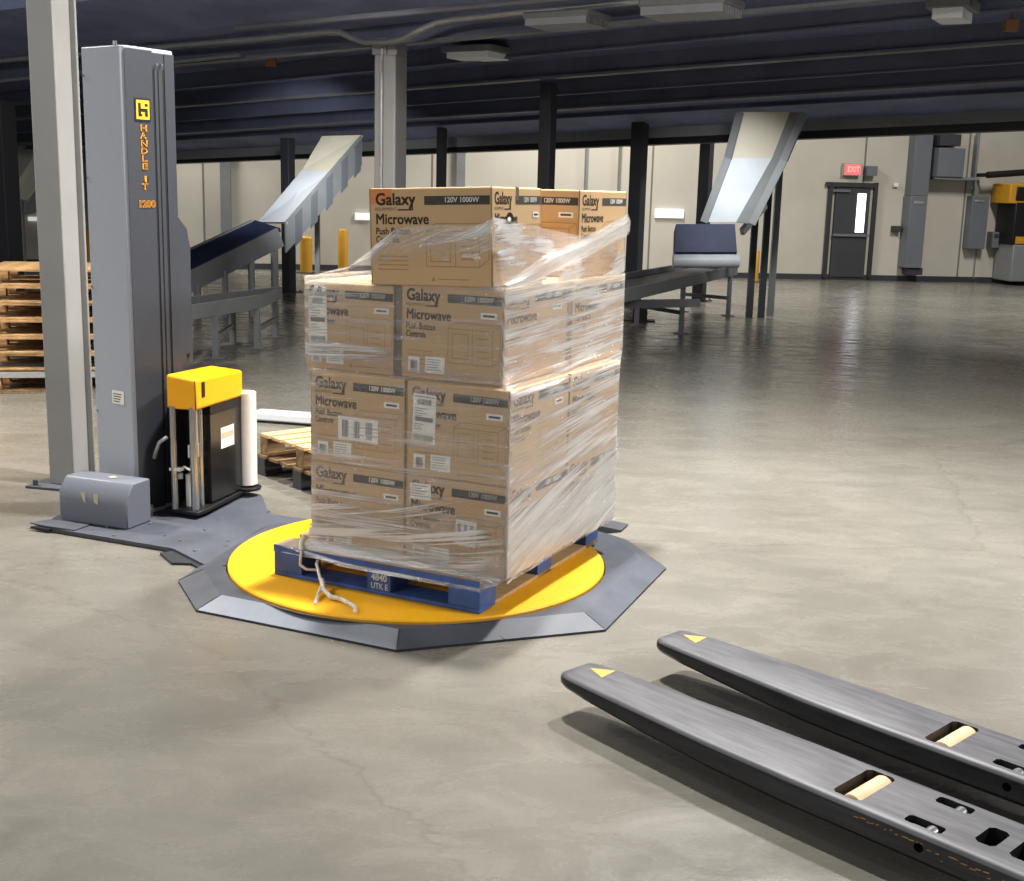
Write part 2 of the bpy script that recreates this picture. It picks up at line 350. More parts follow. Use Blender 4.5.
# ---- columns
def column(name, u0, u1, vb, vt, depth, mm, rot=R(30), base=True, w=None, top=None):
    c = at_depth((u0+u1)/2, vb, depth); t = at_depth((u0+u1)/2, vt, depth)
    w = w or (u1-u0)*depth/F_PX/1.25
    o = MB(); X = Matrix.Translation((t.x, t.y, 0)) @ Matrix.Rotation(-rot, 4, 'Z'); h = top or t.z
    o.box((-w/2, -w/2, .012), (w/2, w/2, h), 0, X)
    r = struct(name, o, mm, bevel=.012, origin=(t.x, t.y, 0))
    if base:
        b = MB(); b.box((-w*.95, -w*.95, 0), (w*.95, w*.95, .014), 0, X)
        for sx in (-1, 1):
            for sy in (-1, 1): p = X @ Vector((sx*w*.75, sy*w*.75, 0)); b.tube([(p.x, p.y, .014), (p.x, p.y, .04)], .012, 6)
        struct('column_base', b, mm, r)
    return r
# front left column (square tube, pale front face, darker side face)
g = ground(75, 483, .014)
mb = MB(); fr = Matrix.Translation((-2.555, 6.98, 0)) @ Matrix.Rotation(R(-14), 4, 'Z') @ Matrix.Diagonal((.86, .86, 1, 1))
mb.box((-.10, -.12, .014), (.085, -.10, 4.6), 0, fr); mb.box((-.10, .10, .014), (.10, .12, 4.6), 0, fr); mb.box((-.10, -.10, .014), (.06, .10, 4.6), 0, fr); col = struct('column', mb, M['colgrey'], bevel=.006, origin=(-2.56, 6.98, 0))
mb = MB(); mb.box((-.21, -.23, 0), (.2, .2, .014), 0, fr)
for sx in (-.16, .16):
    for sy in (-.19, .16): p = fr @ Vector((sx, sy, 0)); mb.tube([(p.x, p.y, .014), (p.x, p.y, .045)], .014, 6)
struct('column_base', mb, M['plate'], col)
# column behind the load, with a conduit strapped to its side
cc = mez(391, 40, 13); cw = .26; X = Matrix.Translation((cc.x, cc.y, 0)) @ Matrix.Rotation(R(-24), 4, 'Z')
mb = MB(); mb.box((-cw/2, -cw/2, .01), (cw/2, cw/2, cc.z-.02), 0, X); col = struct('column', mb, M['colgrey'], bevel=.015, origin=(cc.x, cc.y, 0))
mb = MB(); mb.box((-cw*.56, -cw*.56, cc.z-.16), (cw*.1, -cw*.40, cc.z), 0, X); mb.box((cw*.16, -cw*.56, cc.z-.17), (cw*.58, cw*.3, cc.z-.02), 0, X)
struct('column_head', mb, M['conduit'], col)
mb = MB(); p = X @ Vector((-.03, -cw/2-.02, 0)); mb.tube([(p.x, p.y, .02), (p.x, p.y, cc.z-.1)], .018, 8); struct('column_conduit', mb, M['conduit'], col, smooth=True)
column('column', 540, 558, 240, 83, 16, M['coldark'], w=.17); column('column', 632.5, 649.5, 272, 108, 19.5, M['coldark'], w=.21)
column('column', 702, 715, 250, 122, 20.9, M['coldark'], w=.19)
column('column', 282, 293, 250, 138, 20.5, M['coldark'], w=.17); column('column', -8, 11, 270, 100, 16.6, M['coldark'], w=.24)
column('column', 436, 448, 250, 128, 20.9, M['coldark'], w=.13)
# wall-side pilasters seen as grey vertical bands
for (u0, u1) in ((222, 229), (455, 466), (582, 590), (615, 622)):
    mb = MB(); wall_rect(mb, u0, 128, u1, 276, .18, .17); struct('trim_1', mb, M['frame'])

# ---- door with lit glass, exit sign
d = MB(); q = wall_rect(d, 829.5, 187, 871, 277, .05, .04); door = struct('door_1', d, M['door'])
fr = MB(); wall_rect(fr, 826.5, 182.5, 830, 277.5, .09, .09); wall_rect(fr, 871, 182.5, 875.5, 277.5, .09, .09); wall_rect(fr, 826.5, 182.5, 875.5, 187, .09, .09)
struct('door_frame', fr, M['doorframe'], door)
l = MB(); wall_rect(l, 855, 193.5, 866.5, 232.5, .06, .01); struct('door_pane', l, M['lite'], door)
c = MB(); wall_rect(c, 833, 189.5, 851, 192, .10, .05); struct('door_closer', c, M['flange'], door)
h = MB(); wall_rect(h, 833, 234, 869, 236.5, .10, .03); struct('door_push_bar', h, M['flange'], door)
p = wall_pt(852, 174, .12)
ex = empty('exit_sign', p); setp(ex, 'red lit exit sign on the back wall above the dark door', 'sign')
s = MB(); wall_rect(s, 843.5, 163.5, 862, 175.5, .14, .12); obj('housing', s, M['signbox'], ex)
s = MB(); q = wall_rect(s, 844.8, 164.6, 860.8, 174.6, .145, .004); obj('face', s, M['sign'], ex)
s = MB(); X = face_X(q[0]+wn*.004+wd*.05+Vector((0,0,.055)), wd); put_text(s, 'EXIT', .17, X, 0, .004, width=.27); obj('lettering', s, M['paper'], ex)
s = MB(); wall_rect(s, 867, 166, 878, 176, .2, .18); o = obj('emergency_light', s, M['elec']); setp(o, 'small grey emergency light box on the wall right of the exit sign', 'light')

# ================================================================== WRAPPING MACHINE
TC = Vector((-.41979, 5.45892, 0)); TR = .85874
wm = empty('pallet_wrapping_machine', (-.9, 5.6, 0)); setp(wm, 'grey pallet wrapping machine with yellow turntable, tall mast and low ramp', 'wrapping machine')
n = 96; circ = lambda r, z: [Vector((TC.x+r*math.cos(2*math.pi*k/n), TC.y+r*math.sin(2*math.pi*k/n), z)) for k in range(n)]
mb = MB(); rings = [circ(TR-.015, .02), circ(TR, .03), circ(TR, .064), circ(TR-.004, .07)]
vs = [p for r_ in rings for p in r_]; fs = [(i*n+k, i*n+(k+1)%n, (i+1)*n+(k+1)%n, (i+1)*n+k) for i in range(3) for k in range(n)]+[list(range(3*n, 4*n))]
mb.add(vs, fs, 0); mb.m = [1]*(2*n)+[0]*(n+1)
obj('turntable', mb, [M['yellow'], M['orangedirt']], wm)
# octagonal ramp around the disc
outer = [(.745, 5.591), (.398, 4.725), (-.42, 4.441), (-1.285, 4.833), (-1.462, 5.21), (-1.30, 6.05), (-.53, 6.50), (.25, 6.36), (.60, 6.05)]
def ramp_ring(mb, poly, f, z0, z1, zi, gap):
    n2 = 120
    def ang_pt(ang):
        dx, dy = math.cos(ang), math.sin(ang); best = 9
        for i in range(len(poly)):
            a, b = poly[i], poly[(i+1) % len(poly)]
            ax, ay, ex, ey = a[0]-TC.x, a[1]-TC.y, b[0]-a[0], b[1]-a[1]
            den = dx*ey-dy*ex
            if abs(den) < 1e-9: continue
            t = (ax*ey-ay*ex)/den; s_ = (ax*dy-ay*dx)/den
            if t > 0 and -1e-6 <= s_ <= 1+1e-6: best = min(best, t)
        return best
    angs = sorted(set([2*math.pi*k/n2 for k in range(n2)]+[math.atan2(p[1]-TC.y, p[0]-TC.x) % (2*math.pi) for p in poly]))
    R0, R1, R2, R3, R4 = [], [], [], [], []
    for t in angs:
        r_ = ang_pt(t); d = Vector((math.cos(t), math.sin(t), 0))
        ri = TR+gap; rm = ri+(r_-ri)*f
        R0.append(TC+d*r_); R1.append(TC+d*r_+Vector((0,0,z0))); R2.append(TC+d*rm+Vector((0,0,z1))); R3.append(TC+d*ri+Vector((0,0,zi))); R4.append(TC+d*ri)
    k = len(angs); vs = R0+R1+R2+R3+R4; fs = []; ms = []
    for lev in range(4):
        for i in range(k): fs.append((lev*k+i, lev*k+(i+1)%k, (lev+1)*k+(i+1)%k, (lev+1)*k+i)); ms.append(1 if lev in (0, 3) else 0)
    o = len(mb.v); mb.v += vs; mb.f += [[i+o for i in f_] for f_ in fs]; mb.m += ms
def shrink(p, f): return (TC.x+(p[0]-TC.x)*f, TC.y+(p[1]-TC.y)*f)
mb = MB(); no = len(outer); inn = [shrink(p, .90) for p in outer]; ZI = .056
O0 = [Vector((p[0], p[1], 0)) for p in outer]; O1 = [Vector((p[0], p[1], .010)) for p in outer]; I1 = [Vector((p[0], p[1], ZI)) for p in inn]
for i in range(no):
    k_ = (i+1) % no
    if i == 2: continue
    mb.quad(O1[i], O1[k_], I1[k_], I1[i], 0); mb.quad(O0[i], O0[k_], O1[k_], O1[i], 1)
# flat annulus from the inner octagon to the disc's edge
angs = sorted([(2*math.pi*k_/120, None) for k_ in range(120)]+[(math.atan2(p[1]-TC.y, p[0]-TC.x) % (2*math.pi), p) for p in inn], key=lambda q_: q_[0])
def oct_hit(t):
    dx, dy = math.cos(t), math.sin(t); best = 9
    for i in range(no):
        a, b = inn[i], inn[(i+1) % no]; ax, ay, ex, ey = a[0]-TC.x, a[1]-TC.y, b[0]-a[0], b[1]-a[1]; den = dx*ey-dy*ex
        if abs(den) < 1e-9: continue
        tt = (ax*ey-ay*ex)/den; ss = (ax*dy-ay*dx)/den
        if tt > 0 and -1e-6 <= ss <= 1+1e-6: best = min(best, tt)
    return best
ro = []; ri = []; rb = []
for t, _ in angs:
    d = Vector((math.cos(t), math.sin(t), 0)); ro.append(TC+d*max(oct_hit(t), TR+.012)+Vector((0, 0, ZI))); ri.append(TC+d*(TR+.006)+Vector((0, 0, ZI))); rb.append(TC+d*(TR+.006)+Vector((0, 0, .01)))
k_ = len(angs); mb.add(ro+ri+rb, [(i, (i+1)%k_, k_+(i+1)%k_, k_+i) for i in range(k_)], 0); o_ = len(mb.v)-3*k_
mb.f += [[o_+k_+i, o_+k_+(i+1)%k_, o_+2*k_+(i+1)%k_, o_+2*k_+i] for i in range(k_)]; mb.m += [1]*k_
obj('ramp', mb, [M['plate'], M['plateedge']], wm)
mb = MB(); mb.quad(O1[2], O1[3], I1[3], I1[2], 0); mb.quad(O0[2], O0[3], O1[3], O1[2], 1)
obj('ramp_sheen_plate', mb, [M['rampsheen'], M['plateedge']], wm)  # front-left ramp facet, its sheen painted by the lighter steel
for (p, q, z0_, z1_) in ((outer[2], inn[2], .0105, ZI+.0005), (outer[1], inn[1], .0105, ZI+.0005), (outer[3], inn[3], .0105, ZI+.0005), ((-.007, 4.585), (-.13, 4.67), .0106, ZI+.0005), (outer[4], inn[4], .0105, ZI+.0005)):
    mb = MB(); mb.bar((p[0], p[1], z0_), (q[0], q[1], z1_), .004, .003); obj('ramp_seam', mb, M['plateedge'], wm)
mb = MB(); mb.prism([(.632, 6.353), (.583, 6.221), (.45, 6.17), (.40, 6.36), (.50, 6.45)], .004, .05, z1s=[.012, .012, .05, .05, .012]); obj('ramp_lip', mb, M['coldark'], wm)
# base plate under mast and carriage
bp = [(-2.40, 5.985), (-1.607, 5.65), (-1.299, 5.299), (-1.12, 5.05), (-.9, 5.9), (-1.02, 6.22), (-1.28, 6.32), (-1.40, 6.72), (-1.75, 6.95), (-2.33, 6.62), (-2.36, 6.10)]
mb = MB(); mb.prism(bp, .002, .026); obj('base_plate', mb, M['plate'], wm, bevel=.004)
mb = MB(); mb.prism([(-1.66, 5.615), (-1.60, 5.652), (-1.33, 5.40), (-1.29, 5.30), (-1.30, 5.285), (-1.36, 5.33), (-1.47, 5.46), (-1.56, 5.46)], .0005, .012); obj('tie_bracket', mb, M['plateedge'], wm)
mb = MB()
for u, v in ((150, 524), (165, 536), (180, 541), (205, 530), (195, 551), (218, 519), (228, 546), (225, 572), (114, 536), (66, 521), (107, 527), (269, 512)):
    p = ground(u, v, .026); z0 = .026 if (Vector((p.x, p.y, 0))-TC).length > 1.05 else .05
    mb = MB(); mb.tube([(p.x, p.y, z0), (p.x, p.y, z0+.006)], .009, 8); obj('bolt', mb, M['steel'], wm)
# ---- mast frame: origin at its front corner, x along the front face, y back along the left face
F0 = Vector((-1.938, 6.2, 0)); tm = R(55.5); mx_, my_ = Vector((math.cos(tm), math.sin(tm), 0)), Vector((-math.sin(tm), math.cos(tm), 0))
MX = Matrix(((mx_.x, my_.x, 0, F0.x), (mx_.y, my_.y, 0, F0.y), (0, 0, 1, 0), (0, 0, 0, 1)))
MH = 2.385; W = .315
mb = MB(); mb.prism([(0, .018), (.018, 0), (W-.01, 0), (W, .01), (W, W), (0, W)], .026, MH, 0, MX)
mast = obj('mast', mb, M['bluegrey'], wm, bevel=.006)
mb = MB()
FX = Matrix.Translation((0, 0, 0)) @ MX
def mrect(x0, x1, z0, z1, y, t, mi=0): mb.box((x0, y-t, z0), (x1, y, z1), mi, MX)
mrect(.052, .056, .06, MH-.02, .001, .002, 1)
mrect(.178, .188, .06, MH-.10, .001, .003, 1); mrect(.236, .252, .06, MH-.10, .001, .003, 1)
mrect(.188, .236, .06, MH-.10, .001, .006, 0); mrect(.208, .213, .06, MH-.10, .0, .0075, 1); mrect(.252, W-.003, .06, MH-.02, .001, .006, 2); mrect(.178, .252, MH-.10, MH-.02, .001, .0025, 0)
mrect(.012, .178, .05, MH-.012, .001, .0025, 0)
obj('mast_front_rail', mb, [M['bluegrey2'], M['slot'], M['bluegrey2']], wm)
def bolt(p, d, r_, l): mb = MB(); mb.tube([p, p+d*l], r_, 8); obj('bolt', mb, M['steel'], wm)
for x in (.198, .228): bolt(MX @ Vector((x, -.008, MH-.075)), -my_, .006, .008)
for z in (.07, .13, .2): bolt(MX @ Vector((.27, -.008, z)), -my_, .008, .006)
bolt(MX @ Vector((.0, .05, MH)), Vector((0, 0, 1)), .010, .02)
for z in (.55, 1.2, 1.75, 2.25): bolt(MX @ Vector((-.001, W-.012, z)), -mx_, .006, .006)
mb = MB(); mb.prism([(W+.0, .17), (W+.012, .17), (W+.012, .30), (W+.0, .30)], .03, 1.1, 0, MX)
Xf = MX
mb = MB(); pl = [(.0, .70), (.13, .78), (.13, 1.40), (.11, 1.50), (.0, 1.62)]
q1 = [Xf @ Vector((W+x, .06, z)) for x, z in pl]; mb.slab(q1, .03, -my_); obj('mast_side_cover', mb, M['bluegrey2'], wm, bevel=.004)
mb = MB(); mb.box((W+.09, .052, .82), (W+.10, .056, .84), 0, MX); obj('cover_latch', mb, M['slot'], wm)
mb = MB(); mb.box((W-.02, -.03, .026), (W-.006, .0, .10), 0, MX); obj('foot_bracket', mb, M['steel'], wm); mb = MB(); mb.box((.03, -.05, .026), (.055, -.001, .085), 0, MX); mb.tube([MX @ Vector((.042, -.052, .06)), MX @ Vector((.042, -.06, .06))], .014, 8); obj('foot_bracket', mb, M['steel'], wm)
# logo, lettering
mb = MB(); X = face_X(MX @ Vector((.06, -.0045, 0)), mx_)
zc = 2.03
rect(mb, X, .002, zc, .098, zc+.112, 1); rect(mb, X, .010, zc+.010, .090, zc+.102, 0, .0008)
for r4 in ((.022, .024, .038, .088), (.038, .046, .066, .062), (.062, .024, .079, .062), (.062, .072, .079, .086), (.022, .024, .045, .036)):
    rect(mb, X, r4[0], zc+r4[1], r4[2], zc+r4[3], 1, .0016)
obj('logo_plate', mb, [M['logoY'], M['slot'], M['logoO']], wm)['label'] = 'yellow square logo in a black border'; mb = MB()
for i, ch in enumerate('HANDLE IT'):
    if ch == ' ': continue
    z = 1.985-.0372*i+(.012 if i > 5 else 0)
    wch = {'I': .010, 'L': .030, 'E': .030, 'T': .034}.get(ch, .038); cxx = .050-wch/2
    put_text(mb, ch, .040, X @ Matrix.Translation((cxx, z, .0006)), 2, .0018, width=wch+.004); put_text(mb, ch, .040, X @ Matrix.Translation((cxx+.002, z, .0012)), 1, -.0006, width=wch)
obj('lettering', mb, [M['logoY'], M['slot'], M['logoO']], wm)['label'] = 'vertical HANDLE IT lettering'; mb = MB()
put_text(mb, '1200', .047, X @ Matrix.Translation((.056, 1.612, .0006)), 2, .002, width=.10, align='CENTER'); put_text(mb, '1200', .047, X @ Matrix.Translation((.056, 1.612, .0012)), 1, -.0006, width=.094, align='CENTER')
o = obj('model_number', mb, [M['logoY'], M['slot'], M['logoO']], wm); o['label'] = '1200 in black figures edged in orange'
mb = MB(); XL = face_X(MX @ Vector((-.002, W, 0)), -my_); rect(mb, XL, .14, .605, .235, .675, 0)
for k in range(4): rect(mb, XL, .15, .615+k*.013, .20+.006*k, .620+k*.013, 1, .0006)
o = obj('rating_label', mb, [M['paper'], M['bar']], wm); o['label'] = 'white rating label on the mast side'
# ---- drive cover box
b0, b1 = Vector((-2.305, 6.083, 0)), Vector((-1.922, 5.939, 0)); bx = (b1-b0).normalized(); by = Vector((-bx.y, bx.x, 0)); bl = (b1-b0).length+.01; bd = .19
BX = Matrix(((bx.x, by.x, 0, b0.x), (bx.y, by.y, 0, b0.y), (0, 0, 1, 0), (0, 0, 0, 1)))
pr = [(0, .026), (0, .185), (.055, .252), (bd, .252), (bd, .026)]
mb = MB(); mb.add([BX @ Vector((x, y, z)) for x in (0, bl) for y, z in pr], [(0,1,2,3,4), (9,8,7,6,5)]+[(i, 5+i, 5+(i+1)%5, (i+1)%5) for i in range(5)])
obj('drive_cover', mb, M['bluegrey3'], wm, bevel=.007)
XF = face_X(BX @ Vector((0, -.002, 0)), bx)
for x, s_ in ((.155, -1), (.235, 1)):
    mb = MB(); mb.add([XF @ Vector(p) for p in ((x-.016, .192, 0), (x+.012, .192, 0), (x+.012*(.6 if s_ > 0 else 1), .135, 0), (x-.016*(1 if s_ > 0 else .1), .148, 0))], [(0,1,2,3)], 0); obj('tape_scrap', mb, M['tapebeige'], wm)
mb = MB()
mb.add([BX @ Vector(p) for p in ((.215, .12, .2545), (.25, .10, .2545), (.27, .13, .2545), (.23, .145, .2545))], [(0,1,2,3)], 0)
obj('tape_scrap', mb, M['tapebeige'], wm)
mb = MB(); mb.prism([(-.09, -.115), (-.0, -.13), (.2, -.13), (.2, .02), (-.02, .02)], .0262, .032, 0, BX); mb.box((-.06, -.145, .012), (.06, -.131, .022), 1, BX)
obj('cover_tray', mb, [M['plate'], M['slot']], wm)
# ---- film carriage
K0 = Vector((-1.629, 6.188, 0)); tk = R(74.6); kx = Vector((math.cos(tk), math.sin(tk), 0)); ky = Vector((-math.sin(tk), math.cos(tk), 0))
KX = Matrix(((kx.x, ky.x, 0, K0.x), (kx.y, ky.y, 0, K0.y), (0, 0, 1, 0), (0, 0, 0, 1)))
ca = empty('film_carriage', (-1.62, 6.4, 0)); ca.parent = wm; ca.matrix_parent_inverse = Matrix.Identity(4); ca.location = Vector((-1.62, 6.4, 0))-Vector((-.9, 5.6, 0))
WORLD[ca.name] = Matrix.Translation((-1.62, 6.4, 0))
mb = MB(); mb.prism([(.0, -.012), (.50, -.012), (.50, .185), (.0, .16)], .75-.145-.01, .762, 0, KX, z1s=[.755, .74, .755, .775])
cap = obj('carriage_cover', mb, M['yellowcap'], ca, bevel=.014, seg=3)
mb = MB(); mb.box((.055, -.016, .655), (.085, -.0115, .735), 0, KX); mb.box((-.003, -.01, .60), (.0, -.006, .75), 0, KX); obj('cover_slot', mb, M['slot'], ca)
mb = MB(); mb.box((.15, -.004, .075), (.49, .008, .60), 0, KX); mb.box((.15, .008, .08), (.17, .15, .60), 0, KX); mb.box((.15, -.006, .545), (.49, .12, .60), 1, KX)
mb.box((.03, .14, .08), (.48, .155, .60), 0, KX)
obj('carriage_panel', mb, [M['black'], M['slot']], ca, bevel=.003)
mb = MB(); XP = face_X(KX @ Vector((0, -.0065, 0)), kx); rect(mb, XP, .255, .345, .40, .46, 0); rect(mb, XP, .262, .40, .39, .43, 1, .0008)
o = obj('carriage_label', mb, [M['paper'], M['tapebeige']], ca); o['label'] = 'pale rectangular label on the black panel'
mb = MB()
for x, y, r_ in ((.005, .13, .017), (.02, .02, .022), (.10, .03, .016)):
    p = KX @ Vector((x, y, 0)); mb = MB(); mb.tube([(p.x, p.y, .065), (p.x, p.y, .61)], r_, 16); obj('roller', mb, M['alu'], ca, smooth=True)
mb = MB(); p = KX @ Vector((.07, .08, 0)); mb.tube([(p.x, p.y, .07), (p.x, p.y, .24)], .02, 14); mb.box((.045, .03, .335), (.10, .07, .40), 0, KX); mb.box((-.01, .085, .27), (.03, .15, .285), 0, KX)
mb.tube([KX @ Vector((.04, .12, z)) for z in (.22, .25)], .018, 8); mb.tube([KX @ Vector((.03, .09, .29)), KX @ Vector((.05, .05, .26)), KX @ Vector((.03, .03, .23))], .006, 6)
obj('carriage_fittings', mb, M['filmwhite'], ca, smooth=True)
mb = MB(); mb.prism([(-.03, -.02), (.06, -.03), (.50, -.012), (.50, .16), (-.0, .19)], .045, .066, 0, KX); obj('carriage_foot', mb, M['slot'], ca, bevel=.004)
mb = MB(); mb.tube([KX @ Vector(p) for p in ((-.02, .15, .45), (-.03, .19, .42), (-.02, .22, .36), (.0, .24, .33))], .010, 8); obj('carriage_hose', mb, M['conduit'], ca, smooth=True)
mb = MB(); p = KX @ Vector((.545, -.005, 0)); mb.tube([(p.x, p.y, .06), (p.x, p.y, .075), (p.x, p.y, .085)], [.075, .078, .03], 24); obj('roll_support', mb, M['slot'], ca, smooth=True)
# film roll on the carriage
p = KX @ Vector((.545, -.005, 0)); mb = MB(); mb.tube([(p.x, p.y, .087), (p.x, p.y, .092), (p.x, p.y, .61), (p.x, p.y, .615)], [.050, .056, .056, .050], 32)
fr = obj('film_roll', mb, M['filmwhite'], origin=(p.x, p.y, .087), smooth=True); setp(fr, 'white roll of stretch film standing upright beside the black carriage panel', 'film roll')
mb = MB(); mb.tube([(p.x, p.y, .60), (p.x, p.y, .619)], .030, 20); obj('core', mb, M['card'], fr, smooth=True)

# ================================================================== PALLET
PA = .46166; PB = Vector((-.11292, 4.69246, 0)); e1 = Vector((-math.cos(PA), math.sin(PA), 0)); e2 = Vector((math.sin(PA), math.cos(PA), 0))
# pallet frame: x' along -e1 (to the right along the front), y' along e2 ; a point is given as (e1, e2, z)
def P3(a, b, z): return PB+e1*a+e2*b+Vector((0, 0, z))
PXm = Matrix(((e1.x, e2.x, 0, PB.x), (e1.y, e2.y, 0, PB.y), (0, 0, 1, 0), (0, 0, 0, 1)))
Z0 = .071
pal = empty('pallet', P3(.508, .61, Z0)); setp(pal, 'blue painted wooden block pallet under the load, on the yellow turntable', 'pallet')
def pbox(name, lo, hi, mm, par=pal, bevel=.003):
    mb = MB(); mb.box(lo, hi, 0, PXm); return obj(name, mb, mm, par, bevel=bevel)
for i, x in enumerate((0, .42, .871)):
    for j, y in enumerate((0, .54, 1.074)):
        bw = .145 if i != 1 else .115
        o = pbox('block', (x, y, Z0+.018), (x+bw, y+.145, Z0+.105), M['blue'])
for y in (0, .54, 1.079): pbox('bottom_board', (0, y, Z0), (1.016, y+.14, Z0+.018), M['blue'] if y == 0 else M['woodbrown'])
for x in (0, .42, .876): pbox('bottom_board', (x, .141, Z0), (x+.14, 1.078, Z0+.0175), M['woodtop'])
for x in (.0, .42, .876): pbox('stringer_board', (x, 0, Z0+.105), (x+.14, 1.219, Z0+.122), M['blue'] if x == 0 else M['woodbrown'])
k = 7; wd_ = .125; gp = (1.219-k*wd_)/(k-1)
for i in range(k): pbox('deck_board', (0, i*(wd_+gp), Z0+.122), (1.016, i*(wd_+gp)+wd_, Z0+.139), M['woodtop'])
pbox('lead_edge', (.0, -.003, Z0+.106), (1.016, .0005, Z0+.137), M['blue'], bevel=0)
mb = MB(); X = face_X(P3(.535, -.0025, Z0), -e1)
put_text(mb, '4840', .042, X @ Matrix.Translation((.022, .062, 0)), 0, .0012, width=.078); put_text(mb, 'UTK E', .036, X @ Matrix.Translation((.020, .026, 0)), 0, .0006, width=.082)
o = obj('stencil_lettering', mb, M['whiteprint'], pal); o['label'] = 'white stencilled 4840 UTK E on the middle front block'

# ================================================================== CARTONS
CW, CD, CH = .465, .56, .383
def print_panel(mb, X, w, h, hole=False, orange=False):
    """printing on one side of the carton, X at the panel's lower left corner"""
    z = .0006; T = lambda x, y: X @ Matrix.Translation((x, y, z))
    if orange: rect(mb, X, .004, h*.84, w*.19, h*.995, 4, z*.4)
    s = w/.47
    put_text(mb, 'Galaxy', .066, T(.022*s, h*.825), 1, 0, width=.155*s, heavy=.0032)
    put_text(mb, 'EQUIPMENT', .017, T(.022*s, h*.772), 1, 0, width=.085*s)
    Z = X @ Matrix.Translation((0, 0, z)); line2(mb, Z, (.112*s, h*.778), (.170*s, h*.778), .006, 1); line2(mb, Z, (.170*s, h*.771), (.170*s, h*.84), .006, 1)
    put_text(mb, 'Microwave', .058, T(.022*s, h*.63), 1, 0, width=.205*s, heavy=.0024)
    put_text(mb, 'Push Button', .038, T(.022*s, h*.525), 1, 0, width=.135*s, heavy=.0012); put_text(mb, 'Controls', .038, T(.022*s, h*.44), 1, 0, width=.092*s, heavy=.0012)
    rect(mb, X, w*.46, h*.825, w*.985, h*.915, 2, z)
    put_text(mb, '120V 1000W', .028, X @ Matrix.Translation((w*.62, h*.850, z*2)), 5, 0, width=w*.27, heavy=.0012)
    # printed microwave outline
    x0, x1, y0, y1 = w*.47, w*.90, h*.20, h*.56; q = .035*s
    for a, b in (((x0, y0), (x1, y0)), ((x1, y0), (x1, y1)), ((x1, y1), (x0, y1)), ((x0, y1), (x0, y0)), ((x0, y1), (x0+q, y1+q*.7)), ((x0+q, y1+q*.7), (x1+q, y1+q*.7)), ((x1+q, y1+q*.7), (x1, y1)),
                 ((x1+q, y1+q*.7), (x1+q, y0+q*.7)), ((x1+q, y0+q*.7), (x1, y0)), ((x0+.02, y0+.02), (x1-.11*s, y0+.02)), ((x1-.11*s, y0+.02), (x1-.11*s, y1-.02)), ((x1-.11*s, y1-.02), (x0+.02, y1-.02)), ((x0+.02, y1-.02), (x0+.02, y0+.02)),
                 ((x1-.09*s, y0), (x1-.09*s, y1))): line2(mb, Z, a, b, .003, 3)
    for i in range(4): line2(mb, Z, (x1-.07*s, y0+.03+i*.025), (x1-.02*s, y0+.03+i*.025), .004, 3)
    for i in range(4): line2(mb, Z, (.03*s, h*(.30-.045*i)), (.15*s, h*(.30-.045*i)), .0035, 3)
    mb.add([Z @ Vector(p) for p in ((w*.51, h*.05, 0), (w*.54, h*.05, 0), (w*.525, h*.10, 0))], [(0,1,2)], 3); line2(mb, Z, (w*.56, h*.07), (w*.82, h*.07), .003, 3)
    rect(mb, X, w*.0, 0, .0045, h, 3, z); rect(mb, X, w-.0045, 0, w, h, 3, z)
    if hole:
        mb.add([X @ Vector((w*.34+.036*math.cos(t)*(1 if math.sin(t) < .3 else .85), h*.685+.024*math.sin(t), z*3)) for t in [2*math.pi*k/14 for k in range(14)]], [list(range(14))], 6)
        mb.add([X @ Vector((w*.325+.016*math.cos(t), h*.675+.010*math.sin(t), z*4)) for t in [2*math.pi*k/9 for k in range(9)]], [list(range(9))], 5)
CM = [M['card'], M['ink'], M['barink'], M['inkline'], M['orange'], M['paper'], M['slot']]
def carton_mesh(w, d, h, hole=False, orange=False):
    mb = MB(); r = .006
    # slightly soft box: bevelled by hand
    bm = bmesh.new(); bmesh.ops.create_cube(bm, size=1)
    for v in bm.verts: v.co = Vector((v.co.x*w, v.co.y*d, (v.co.z+.5)*h))
    bmesh.ops.bevel(bm, geom=list(bm.edges), offset=r, segments=2, affect='EDGES', profile=.5)
    bm.verts.index_update(); mb.add([v.co.copy() for v in bm.verts], [[v.index for v in f.verts] for f in bm.faces], 0); bm.free()
    print_panel(mb, face_X((-w/2, -d/2, 0), (1, 0, 0)), w, h, orange=orange)
    print_panel(mb, face_X((w/2, -d/2, 0), (0, 1, 0)), d, h, hole=hole)
    print_panel(mb, face_X((w/2, d/2, 0), (-1, 0, 0)), w, h); print_panel(mb, face_X((-w/2, d/2, 0), (0, -1, 0)), d, h)
    # top flap seam and tape
    T = Matrix.Translation((0, 0, h)); line2(mb, T @ Matrix.Translation((0, 0, .0006)), (-w/2, 0), (w/2, 0), .003, 3)
    return mb.mesh('carton', CM)
ME = carton_mesh(CW, CD, CH); MEo = carton_mesh(.555, .44, CH, hole=True, orange=True)
